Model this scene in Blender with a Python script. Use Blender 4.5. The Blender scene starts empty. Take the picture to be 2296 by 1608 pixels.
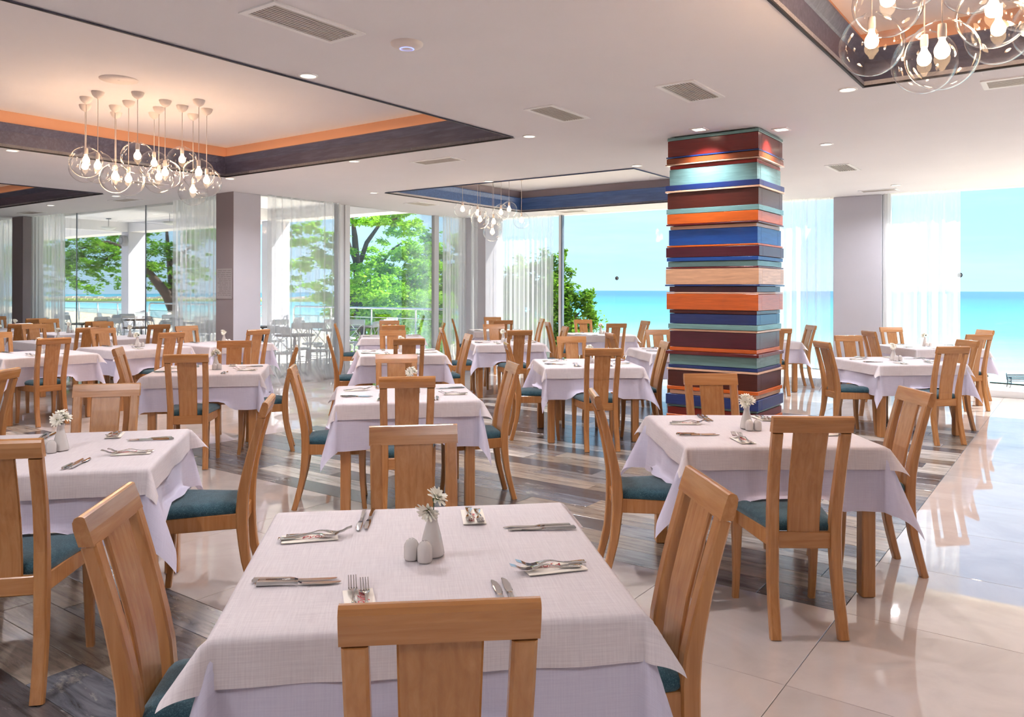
import bpy, math, random
from math import sin, cos, pi, sqrt, radians, hypot, atan2
from mathutils import Vector, Matrix, noise as mnoise

random.seed(7)
SC = bpy.context.scene
COL = SC.collection

# ------------------------------------------------------------------ camera, light, exposure
FPX, W_PX, H_PX, EYE = 1774.0, 2296, 1608, 1.5
cam_d = bpy.data.cameras.new('camera')
cam_d.sensor_width = 36.0
cam_d.lens = FPX / W_PX * 36.0
cam_d.shift_y = -(H_PX / 2 - 651.0) / W_PX
cam_d.clip_start, cam_d.clip_end = 0.05, 60000
cam = bpy.data.objects.new('camera', cam_d)
COL.objects.link(cam)
cam.matrix_world = Matrix.Translation((0, 0, EYE)) @ Matrix.Rotation(pi / 2, 4, 'X') @ Matrix.Rotation(radians(0.14), 4, 'Z')
SC.camera = cam

SC.view_settings.view_transform = 'Standard'
SC.view_settings.look = 'None'
SC.view_settings.gamma = 1.0
SC.view_settings.use_curve_mapping = False
SC.view_settings.exposure = 0.45
cy = SC.cycles
cy.max_bounces = 6
cy.diffuse_bounces = 3
cy.glossy_bounces = 3
cy.transmission_bounces = 4
cy.transparent_max_bounces = 24
cy.use_adaptive_sampling = True
cy.adaptive_threshold = 0.2
cy.adaptive_min_samples = 26
cy.caustics_reflective = False
cy.caustics_refractive = False
cy.use_denoising = True
cy.sample_clamp_indirect = 6.0

SKY_STRENGTH = 1.45
SUN_STRENGTH = 13.0
BULB_W = 3.4
DOWN_W = 19.0
WARM = (1.0, 0.62, 0.38)
NEUTRAL = (1.0, 0.97, 1.0)

PHI = radians(54.1)                      # room axis u measured from world x
def R(u, v, z=0.0):
    return Vector((u * cos(PHI) - v * sin(PHI), u * sin(PHI) + v * cos(PHI), z))
def UV(x, y):
    return (x * cos(PHI) + y * sin(PHI), -x * sin(PHI) + y * cos(PHI))
def world_at(px, py, z):                 # plan position of a point of known height
    hor = 651 + (px - 1148) * 0.0025
    y = FPX * (EYE - z) / (py - hor)
    return ((px - 1148) / FPX * y, y)

world = bpy.data.worlds.new('sky')
SC.world = world
world.use_nodes = True
nt = world.node_tree
nt.nodes.clear()
def N(tree, t, **kw):
    n = tree.nodes.new(t)
    for k, v in kw.items():
        if k in n.inputs.keys() if False else False:
            pass
        setattr(n, k, v)
    return n
wo = N(nt, 'ShaderNodeOutputWorld'); bg = N(nt, 'ShaderNodeBackground')
tc = N(nt, 'ShaderNodeTexCoord'); sx = N(nt, 'ShaderNodeSeparateXYZ')
ramp = N(nt, 'ShaderNodeValToRGB')
e = ramp.color_ramp.elements
e[0].position, e[0].color = 0.0, (0.39, 0.60, 0.76, 1)
e[1].position, e[1].color = 1.0, (0.17, 0.38, 0.82, 1)
for p, c in ((0.035, (0.35, 0.585, 0.76, 1)), (0.13, (0.29, 0.56, 0.78, 1)), (0.35, (0.24, 0.48, 0.82, 1))):
    k = e.new(p); k.color = c
cl = N(nt, 'ShaderNodeTexNoise'); cl.inputs['Scale'].default_value = 2.2; cl.inputs['Detail'].default_value = 7
cl.inputs['Roughness'].default_value = 0.6
mp = N(nt, 'ShaderNodeMapping'); mp.inputs['Scale'].default_value = (1, 1, 9)
clr = N(nt, 'ShaderNodeValToRGB')
clr.color_ramp.elements[0].position, clr.color_ramp.elements[1].position = 0.45, 0.78
mixc = N(nt, 'ShaderNodeMixRGB'); mixc.inputs['Color2'].default_value = (0.52, 0.66, 0.78, 1)
cm = N(nt, 'ShaderNodeMath', operation='MULTIPLY'); cm.inputs[1].default_value = 0.75
L = nt.links.new
L(tc.outputs['Generated'], sx.inputs[0]); L(sx.outputs['Z'], ramp.inputs['Fac'])
L(tc.outputs['Generated'], mp.inputs['Vector']); L(mp.outputs['Vector'], cl.inputs['Vector'])
L(cl.outputs['Fac'], clr.inputs['Fac']); L(clr.outputs['Color'], cm.inputs[0]); L(cm.outputs[0], mixc.inputs['Fac'])
L(ramp.outputs['Color'], mixc.inputs['Color1']); L(mixc.outputs['Color'], bg.inputs['Color'])
bg.inputs['Strength'].default_value = SKY_STRENGTH
L(bg.outputs[0], wo.inputs[0])

sun_d = bpy.data.lights.new('sun', 'SUN')
sun_d.energy = SUN_STRENGTH
sun_d.color = (1.0, 0.95, 0.86)
sun_d.angle = radians(0.6)
sun = bpy.data.objects.new('sun', sun_d); COL.objects.link(sun)
to_sun = R(0.78, -0.62, 0); to_sun.normalize(); to_sun = to_sun * cos(radians(45)) + Vector((0, 0, sin(radians(45))))
sun.rotation_euler = to_sun.to_track_quat('Z', 'Y').to_euler()

# ------------------------------------------------------------------ materials
def srgb(r, g, b):
    f = lambda c: (c / 255 / 12.92) if c / 255 <= 0.04045 else ((c / 255 + 0.055) / 1.055) ** 2.4
    return (f(r), f(g), f(b), 1.0)
MATS = {}
def newmat(name):
    m = bpy.data.materials.new(name); m.use_nodes = True
    MATS[name] = m
    t = m.node_tree; t.nodes.clear()
    out = t.nodes.new('ShaderNodeOutputMaterial')
    return m, t, out
def pbsdf(t, out, color=None, rough=0.5, metal=0.0, spec=0.5):
    b = t.nodes.new('ShaderNodeBsdfPrincipled')
    if color is not None: b.inputs['Base Color'].default_value = color
    b.inputs['Roughness'].default_value = rough
    b.inputs['Metallic'].default_value = metal
    b.inputs['Specular IOR Level'].default_value = spec
    t.links.new(b.outputs[0], out.inputs['Surface'])
    return b
def coords(t, scale=(1, 1, 1), rnd=True, src='Object'):
    c = t.nodes.new('ShaderNodeTexCoord')
    m = t.nodes.new('ShaderNodeMapping'); m.inputs['Scale'].default_value = scale
    t.links.new(c.outputs[src], m.inputs['Vector'])
    if rnd:
        oi = t.nodes.new('ShaderNodeObjectInfo')
        mu = t.nodes.new('ShaderNodeMath'); mu.operation = 'MULTIPLY'; mu.inputs[1].default_value = 37.0
        t.links.new(oi.outputs['Random'], mu.inputs[0])
        cb = t.nodes.new('ShaderNodeCombineXYZ')
        for k in range(3): t.links.new(mu.outputs[0], cb.inputs[k])
        t.links.new(cb.outputs[0], m.inputs['Location'])
    return m.outputs[0]
def ntex(t, vec, scale, detail=4, rough=0.55, dist=0.0):
    n = t.nodes.new('ShaderNodeTexNoise'); n.inputs['Scale'].default_value = scale
    n.inputs['Detail'].default_value = detail; n.inputs['Roughness'].default_value = rough
    n.inputs['Distortion'].default_value = dist
    t.links.new(vec, n.inputs['Vector']); return n.outputs['Fac']
def cramp(t, fac, stops, interp='LINEAR'):
    r = t.nodes.new('ShaderNodeValToRGB'); el = r.color_ramp.elements
    r.color_ramp.interpolation = interp
    el[0].position, el[0].color = stops[0]
    el[1].position, el[1].color = stops[-1]
    for p, c in stops[1:-1]:
        k = el.new(p); k.color = c
    t.links.new(fac, r.inputs['Fac']); return r.outputs['Color']
def bump(t, b, fac, strength, dist=0.01):
    n = t.nodes.new('ShaderNodeBump'); n.inputs['Strength'].default_value = strength
    n.inputs['Distance'].default_value = dist
    t.links.new(fac, n.inputs['Height']); t.links.new(n.outputs[0], b.inputs['Normal'])
def mixrgb(t, fac, a, b, mode='MIX'):
    m = t.nodes.new('ShaderNodeMixRGB'); m.blend_type = mode
    for s, v in (('Fac', fac), ('Color1', a), ('Color2', b)):
        if hasattr(v, 'links'): t.links.new(v, m.inputs[s])
        else: m.inputs[s].default_value = v
    return m.outputs[0]

def m_plain(name, color, rough=0.5, metal=0.0, spec=0.5, var=0.0, vscale=6.0, bmp=0.0):
    m, t, o = newmat(name); b = pbsdf(t, o, color, rough, metal, spec)
    if var or bmp:
        f = ntex(t, coords(t), vscale, 5)
        if var:
            d = tuple(c * (1 - var) for c in color[:3]) + (1,); l = tuple(min(1, c * (1 + var)) for c in color[:3]) + (1,)
            t.links.new(cramp(t, f, [(0.3, d), (0.7, l)]), b.inputs['Base Color'])
        if bmp: bump(t, b, f, bmp, 0.004)
    return m
def m_wood(name, dark, mid, light, scale=(40, 40, 3.0), rough=0.24, spec=0.75, rings=True):
    m, t, o = newmat(name); b = pbsdf(t, o, mid, rough, 0, spec)
    v = coords(t, scale)
    f = ntex(t, v, 1.0, 5, 0.6, 0.6)
    c = cramp(t, f, [(0.2, dark), (0.5, mid), (0.8, light)])
    if rings:
        v2 = coords(t, (scale[0] * .25, scale[1] * .25, scale[2] * .45))
        w = t.nodes.new('ShaderNodeTexWave'); w.inputs['Scale'].default_value = 1.0; w.inputs['Distortion'].default_value = 5.5
        w.inputs['Detail'].default_value = 2
        t.links.new(v2, w.inputs['Vector'])
        dk = cramp(t, w.outputs['Fac'], [(0.0, (0.93, 0.91, 0.89, 1)), (0.3, (1, 1, 1, 1)), (1.0, (1, 1, 1, 1))])
        c = mixrgb(t, 1.0, c, dk, 'MULTIPLY')
    oi = t.nodes.new('ShaderNodeObjectInfo')
    tint = cramp(t, oi.outputs['Random'], [(0.0, (0.92, 0.91, 0.90, 1)), (1.0, (1.06, 1.05, 1.04, 1))])
    c = mixrgb(t, 1.0, c, tint, 'MULTIPLY')
    t.links.new(c, b.inputs['Base Color'])
    bump(t, b, f, 0.08, 0.002)
    return m

M_BEECH = m_wood('beech_wood', srgb(164, 108, 58), srgb(181, 125, 73), srgb(195, 143, 91))
M_BEECH_H = m_wood('beech_wood_rail', srgb(164, 108, 58), srgb(181, 125, 73), srgb(195, 143, 91), scale=(3.0, 40, 40))
M_BEECH_TBL = m_wood('beech_table', srgb(178, 126, 80), srgb(198, 146, 98), srgb(212, 162, 114))

def m_fabric():
    m, t, o = newmat('teal_upholstery'); b = pbsdf(t, o, srgb(52, 86, 98), 0.9, 0, 0.15)
    v = coords(t, (1, 1, 1)); f = ntex(t, v, 260, 3, 0.7); f2 = ntex(t, v, 30, 3)
    c = cramp(t, f, [(0.35, srgb(28, 50, 60)), (0.55, srgb(50, 82, 94)), (0.72, srgb(112, 136, 140))])
    c = mixrgb(t, 0.35, c, cramp(t, f2, [(0.3, srgb(34, 66, 80)), (0.7, srgb(74, 112, 124))]))
    t.links.new(c, b.inputs['Base Color']); bump(t, b, f, 0.35, 0.003)
    b.inputs['Sheen Weight'].default_value = 0.25
    return m
M_TEAL = m_fabric()

def m_cloth(name, color, shade, tr=0.12):
    m, t, o = newmat(name)
    b = t.nodes.new('ShaderNodeBsdfPrincipled'); b.inputs['Roughness'].default_value = 0.75
    b.inputs['Specular IOR Level'].default_value = 0.25
    b.inputs['Sheen Weight'].default_value = 0.1
    tl = t.nodes.new('ShaderNodeBsdfTranslucent'); tl.inputs['Color'].default_value = color
    ms = t.nodes.new('ShaderNodeMixShader'); ms.inputs[0].default_value = tr
    c1 = t.nodes.new('ShaderNodeTexCoord')
    def w(scale):
        mp2 = t.nodes.new('ShaderNodeMapping'); mp2.inputs['Scale'].default_value = scale
        t.links.new(c1.outputs['UV'], mp2.inputs['Vector']); return ntex(t, mp2.outputs[0], 1.0, 3, 0.6)
    a, d = w((260, 9, 1)), w((9, 280, 1))
    mx = t.nodes.new('ShaderNodeMath'); mx.operation = 'ADD'; t.links.new(a, mx.inputs[0]); t.links.new(d, mx.inputs[1])
    mh = t.nodes.new('ShaderNodeMath'); mh.operation = 'MULTIPLY'; mh.inputs[1].default_value = 0.5; t.links.new(mx.outputs[0], mh.inputs[0])
    n2 = ntex(t, c1.outputs['UV'], 4.0, 5, 0.55, 1.2)
    cc = cramp(t, mh.outputs[0], [(0.38, shade), (0.60, color)])
    t.links.new(cc, b.inputs['Base Color'])
    bm = t.nodes.new('ShaderNodeBump'); bm.inputs['Strength'].default_value = 0.3; bm.inputs['Distance'].default_value = 0.002
    t.links.new(mh.outputs[0], bm.inputs['Height'])
    bm2 = t.nodes.new('ShaderNodeBump'); bm2.inputs['Strength'].default_value = 0.35; bm2.inputs['Distance'].default_value = 0.012
    t.links.new(n2, bm2.inputs['Height']); t.links.new(bm.outputs[0], bm2.inputs['Normal'])
    t.links.new(bm2.outputs[0], b.inputs['Normal'])
    t.links.new(b.outputs[0], ms.inputs[1]); t.links.new(tl.outputs[0], ms.inputs[2]); t.links.new(ms.outputs[0], o.inputs['Surface'])
    return m
M_CLOTH_TOP = m_cloth('linen_overlay', srgb(232, 224, 226), srgb(216, 206, 210))
M_CLOTH_UND = m_cloth('cotton_undercloth', srgb(224, 220, 238), srgb(214, 209, 230), 0.18)

M_CEIL = m_plain('ceiling_paint', srgb(243, 241, 243), 0.85, spec=0.15, var=0.015, vscale=1.2)
M_WALL = m_plain('wall_paint', srgb(226, 222, 222), 0.85, spec=0.15)
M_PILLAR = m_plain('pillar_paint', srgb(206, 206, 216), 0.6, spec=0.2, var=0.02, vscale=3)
M_PILLAR_D = m_plain('pillar_taupe', srgb(152, 142, 144), 0.6, spec=0.2)
M_WHITE_FRAME = m_plain('white_aluminium', srgb(228, 232, 236), 0.35, spec=0.5)
M_GREY_FRAME = m_plain('grey_aluminium', srgb(120, 128, 140), 0.35, metal=0.5)
M_BLACK = m_plain('black_edge', srgb(22, 22, 28), 0.5)
M_BANDBLUE = m_wood('blue_stained_wood', srgb(50, 80, 130), srgb(64, 98, 156), srgb(86, 122, 180), scale=(30, 3, 30), rough=0.45, rings=False)
M_BAND_WARMLIT = m_wood('stained_wood_warm_lit', srgb(66, 66, 88), srgb(84, 84, 108), srgb(110, 110, 134), scale=(30, 3, 30), rough=0.4, rings=False)  # same blue stain, greyed: the warm light's effect is put into the colour
M_COVE_GLOW = m_plain('cove_warm_glow', srgb(226, 176, 146), 0.8, spec=0.1)  # cove colour with the warm glow of the lit recesses painted in
M_COVE_GREY = m_plain('cove_paint_grey', srgb(176, 166, 172), 0.8, spec=0.1)
M_STEEL = m_plain('cutlery_steel', (0.66, 0.65, 0.64, 1), 0.05, metal=1.0)
M_CHROME = m_plain('rail_steel', (0.55, 0.58, 0.6, 1), 0.25, metal=1.0)
M_CERAMIC = m_plain('grey_white_ceramic', srgb(206, 200, 196), 0.06, spec=0.6)
M_PETAL = m_plain('white_petals', srgb(250, 246, 232), 0.7, spec=0.2)
M_FCENTRE = m_plain('flower_centre', srgb(120, 128, 40), 0.8)
M_STEM = m_plain('flower_stem', srgb(44, 70, 30), 0.7)
M_NAPKIN = m_plain('paper_napkin', srgb(250, 241, 230), 0.85, spec=0.1)
M_RED = m_plain('red_print', srgb(190, 30, 44), 0.7)
M_CUP = m_plain('white_plastic', srgb(238, 228, 222), 0.4)
M_CORD = m_plain('cord_grey', srgb(205, 198, 196), 0.4)
M_WHITECHAIR = m_plain('terrace_chair_paint', srgb(238, 243, 247), 0.4, spec=0.4)
M_DARKTOP = m_plain('dark_table_top', srgb(58, 52, 50), 0.4)
M_IRON = m_plain('cast_iron', srgb(44, 52, 66), 0.5, metal=0.4)
M_TERR = m_plain('terrace_tile', srgb(232, 228, 222), 0.6, var=0.04, vscale=2)
M_SAND = m_plain('sand', srgb(226, 210, 182), 0.95, var=0.06, vscale=0.3)
M_TRUNK = m_plain('bark', srgb(66, 54, 46), 0.9, var=0.3, vscale=5, bmp=0.5)
M_ROCK = m_plain('jetty_rock', srgb(160, 150, 134), 0.9, var=0.2, vscale=0.2)
M_SCRUB = m_plain('jetty_scrub', srgb(150, 158, 84), 0.9, var=0.25, vscale=0.1)
M_VENTDARK = m_plain('vent_dark', srgb(34, 30, 28), 0.7)
M_VENT = m_plain('vent_white', srgb(252, 252, 252), 0.45)
M_SLAT = m_plain('vent_slat', srgb(208, 200, 194), 0.45)
M_SKIN = m_plain('skin', srgb(206, 150, 120), 0.6)
M_SHIRT = m_plain('white_shirt', srgb(240, 238, 238), 0.8)
M_SHORTS = m_plain('red_shorts', srgb(226, 40, 66), 0.8)
M_HAIR = m_plain('dark_hair', srgb(50, 34, 28), 0.8)
M_BLUE_LED = None

def m_emit(name, color, strength):
    m, t, o = newmat(name); e_ = t.nodes.new('ShaderNodeEmission')
    e_.inputs[0].default_value = color + (1,); e_.inputs[1].default_value = strength
    t.links.new(e_.outputs[0], o.inputs['Surface']); return m
M_BULB = m_emit('bulb_glow', (1.0, 0.66, 0.36), 14.0)
M_LENS = m_emit('downlight_lens', (1.0, 0.86, 0.66), 5.0)
M_LED = m_emit('cove_led', (1.0, 0.58, 0.34), 4.0)
M_BLUE_LED = m_emit('blue_led', (0.25, 0.3, 1.0), 2.0)

def m_glass(name, tint, ior, gain, rough=0.0, dust=0.0):
    m, t, o = newmat(name)
    tr = t.nodes.new('ShaderNodeBsdfTransparent'); tr.inputs[0].default_value = tint
    gl = t.nodes.new('ShaderNodeBsdfGlossy'); gl.inputs['Roughness'].default_value = rough
    fr = t.nodes.new('ShaderNodeFresnel'); fr.inputs[0].default_value = ior
    mu = t.nodes.new('ShaderNodeMath'); mu.operation = 'MULTIPLY'; mu.inputs[1].default_value = gain; mu.use_clamp = True
    t.links.new(fr.outputs[0], mu.inputs[0])
    ms = t.nodes.new('ShaderNodeMixShader')
    t.links.new(mu.outputs[0], ms.inputs[0]); t.links.new(tr.outputs[0], ms.inputs[1]); t.links.new(gl.outputs[0], ms.inputs[2])
    t.links.new(ms.outputs[0], o.inputs['Surface'])
    return m
M_PANE = m_glass('window_glass', (0.975, 0.99, 0.99, 1), 1.35, 0.55)
def m_globe():
    m, t, o = newmat('globe_glass')
    tr = t.nodes.new('ShaderNodeBsdfTransparent'); tr.inputs[0].default_value = (0.985, 0.985, 0.985, 1)
    gl = t.nodes.new('ShaderNodeBsdfGlossy'); gl.inputs['Roughness'].default_value = 0.0
    lw = t.nodes.new('ShaderNodeLayerWeight'); lw.inputs[0].default_value = 0.5
    pw = t.nodes.new('ShaderNodeMath'); pw.operation = 'POWER'; pw.inputs[1].default_value = 3.6
    ma = t.nodes.new('ShaderNodeMath'); ma.operation = 'MULTIPLY_ADD'; ma.inputs[1].default_value = 0.75; ma.inputs[2].default_value = 0.035
    t.links.new(lw.outputs['Facing'], pw.inputs[0]); t.links.new(pw.outputs[0], ma.inputs[0])
    ms = t.nodes.new('ShaderNodeMixShader')
    t.links.new(ma.outputs[0], ms.inputs[0]); t.links.new(tr.outputs[0], ms.inputs[1]); t.links.new(gl.outputs[0], ms.inputs[2])
    t.links.new(ms.outputs[0], o.inputs['Surface']); return m
M_GLOBE = m_globe()
M_BULBGLASS = m_glass('bulb_glass', (1.0, 0.97, 0.93, 1), 1.3, 0.5)

def m_sheer():
    m, t, o = newmat('sheer_voile')
    tr = t.nodes.new('ShaderNodeBsdfTransparent')
    df = t.nodes.new('ShaderNodeBsdfDiffuse'); df.inputs[0].default_value = srgb(244, 246, 248)
    tl = t.nodes.new('ShaderNodeBsdfTranslucent'); tl.inputs[0].default_value = srgb(244, 246, 248)
    m1 = t.nodes.new('ShaderNodeMixShader'); m1.inputs[0].default_value = 0.62
    t.links.new(df.outputs[0], m1.inputs[1]); t.links.new(tl.outputs[0], m1.inputs[2])
    lw = t.nodes.new('ShaderNodeLayerWeight'); lw.inputs[0].default_value = 0.45
    mr = t.nodes.new('ShaderNodeMapRange'); mr.inputs['To Min'].default_value = 0.42; mr.inputs['To Max'].default_value = 0.88
    t.links.new(lw.outputs['Facing'], mr.inputs['Value'])
    m2 = t.nodes.new('ShaderNodeMixShader')
    t.links.new(mr.outputs[0], m2.inputs[0]); t.links.new(tr.outputs[0], m2.inputs[1]); t.links.new(m1.outputs[0], m2.inputs[2])
    t.links.new(m2.outputs[0], o.inputs['Surface']); return m
M_SHEER = m_sheer()

def m_tile():
    m, t, o = newmat('polished_porcelain'); b = pbsdf(t, o, srgb(222, 208, 196), 0.07, 0, 0.5); b.inputs['IOR'].default_value = 2.1
    v = coords(t, (1, 1, 1)); f = ntex(t, v, 2.4, 5, 0.6, 0.8)
    t.links.new(cramp(t, f, [(0.3, srgb(190, 179, 174)), (0.7, srgb(207, 197, 192))]), b.inputs['Base Color'])
    f2 = ntex(t, v, 14, 3)
    mr = t.nodes.new('ShaderNodeMapRange'); mr.inputs['To Min'].default_value = 0.012; mr.inputs['To Max'].default_value = 0.045
    t.links.new(f2, mr.inputs['Value']); t.links.new(mr.outputs[0], b.inputs['Roughness'])
    return m
M_TILE = m_tile()
M_GROUT = m_plain('grout', srgb(120, 104, 92), 0.9)

def m_plank():
    m, t, o = newmat('wood_look_plank'); b = pbsdf(t, o, srgb(110, 98, 88), 0.28, 0, 0.5); b.inputs['IOR'].default_value = 1.75
    oi = t.nodes.new('ShaderNodeObjectInfo')
    base = cramp(t, oi.outputs['Random'], [(0.0, srgb(88, 84, 86)), (0.15, srgb(140, 128, 116)), (0.3, srgb(104, 108, 118)),
            (0.45, srgb(158, 146, 134)), (0.6, srgb(86, 84, 86)), (0.72, srgb(196, 190, 184)), (0.88, srgb(128, 124, 124))], 'CONSTANT')
    v = coords(t, (22, 2.2, 22)); f = ntex(t, v, 1.0, 7, 0.68, 0.8)
    dk = cramp(t, f, [(0.32, (0.34, 0.32, 0.31, 1)), (0.5, (0.9, 0.88, 0.86, 1)), (0.68, (1.25, 1.22, 1.18, 1))])
    c = mixrgb(t, 1.0, base, dk, 'MULTIPLY')
    v2 = coords(t, (9, 3.0, 9)); f2 = ntex(t, v2, 1.0, 8, 0.75, 0.3)
    wear = cramp(t, f2, [(0.58, (0, 0, 0, 1)), (0.68, (0.55, 0.55, 0.55, 1))])
    c = mixrgb(t, wear, c, srgb(190, 184, 176))
    t.links.new(c, b.inputs['Base Color'])
    mr = t.nodes.new('ShaderNodeMapRange'); mr.inputs['To Min'].default_value = 0.12; mr.inputs['To Max'].default_value = 0.32
    t.links.new(f, mr.inputs['Value']); t.links.new(mr.outputs[0], b.inputs['Roughness'])
    bump(t, b, f, 0.12, 0.003)
    return m
M_PLANK = m_plank()

def m_board(name, rgb, rough=0.3, grain=0.25):
    c = srgb(*rgb); d = tuple(x * (1 - grain) for x in c[:3]) + (1,); l = tuple(min(1, x * (1 + grain)) for x in c[:3]) + (1,)
    return m_wood(name, d, c, l, scale=(4, 4, 60), rough=0.24, spec=0.8, rings=False)

def m_sea():
    m, t, o = newmat('sea_water'); b = pbsdf(t, o, srgb(60, 170, 190), 0.3, 0, 0.25)
    g = t.nodes.new('ShaderNodeNewGeometry')
    v = t.nodes.new('ShaderNodeVectorMath'); v.operation = 'DOT_PRODUCT'
    nrm = Vector((172, 159, 0)).normalized()
    v.inputs[1].default_value = nrm
    t.links.new(g.outputs['Position'], v.inputs[0])
    off = Vector((36, 58, 0)).dot(nrm)
    mr = t.nodes.new('ShaderNodeMapRange'); mr.inputs['From Min'].default_value = off; mr.inputs['From Max'].default_value = off + 900
    t.links.new(v.outputs['Value'], mr.inputs['Value'])
    nn = ntex(t, g.outputs['Position'], 0.006, 3)
    ad = t.nodes.new('ShaderNodeMath'); ad.operation = 'MULTIPLY_ADD'; ad.inputs[1].default_value = 0.10
    t.links.new(nn, ad.inputs[0]); t.links.new(mr.outputs[0], ad.inputs[2])
    c = cramp(t, ad.outputs[0], [(0.0, srgb(226, 238, 234)), (0.05, srgb(146, 196, 192)), (0.13, srgb(82, 158, 164)),
                                 (0.35, srgb(46, 126, 144)), (1.0, srgb(30, 92, 124))])
    mp_ = t.nodes.new('ShaderNodeMapping'); mp_.inputs['Rotation'].default_value = (0, 0, radians(-43)); mp_.inputs['Scale'].default_value = (0.07, 0.3, 1)
    t.links.new(g.outputs['Position'], mp_.inputs['Vector'])
    wv = ntex(t, mp_.outputs[0], 1.0, 8, 0.7)
    foam = cramp(t, wv, [(0.66, (0, 0, 0, 1)), (0.72, (0.8, 0.8, 0.8, 1))])
    c = mixrgb(t, foam, c, srgb(226, 244, 244))
    dk = cramp(t, wv, [(0.35, (0.82, 0.86, 0.88, 1)), (0.6, (1, 1, 1, 1))])
    c = mixrgb(t, 1.0, c, dk, 'MULTIPLY')
    t.links.new(c, b.inputs['Base Color']); bump(t, b, wv, 0.5, 0.6)
    return m
M_SEA = m_sea()
def m_leaf(name, dark, mid, light, sc=0.9):
    m, t, o = newmat(name)
    g = t.nodes.new('ShaderNodeNewGeometry')
    f = ntex(t, g.outputs['Position'], sc, 4, 0.7)
    c = cramp(t, f, [(0.3, dark), (0.5, mid), (0.7, light)])
    c = mixrgb(t, 0.35, c, cramp(t, g.outputs['Random Per Island'], [(0, dark), (1, light)]))
    df = t.nodes.new('ShaderNodeBsdfDiffuse'); tl = t.nodes.new('ShaderNodeBsdfTranslucent')
    t.links.new(c, df.inputs[0]); t.links.new(c, tl.inputs[0])
    ms = t.nodes.new('ShaderNodeMixShader'); ms.inputs[0].default_value = 0.45
    t.links.new(df.outputs[0], ms.inputs[1]); t.links.new(tl.outputs[0], ms.inputs[2]); t.links.new(ms.outputs[0], o.inputs['Surface'])
    return m
M_LEAF_L = m_leaf('leaf_light', srgb(70, 130, 30), srgb(128, 190, 52), srgb(186, 224, 84))
M_LEAF_M = m_leaf('leaf_mid', srgb(52, 104, 28), srgb(96, 158, 44), srgb(160, 204, 70))
M_LEAF_D = m_leaf('leaf_dark', srgb(40, 84, 26), srgb(84, 134, 36), srgb(150, 176, 60))

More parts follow.
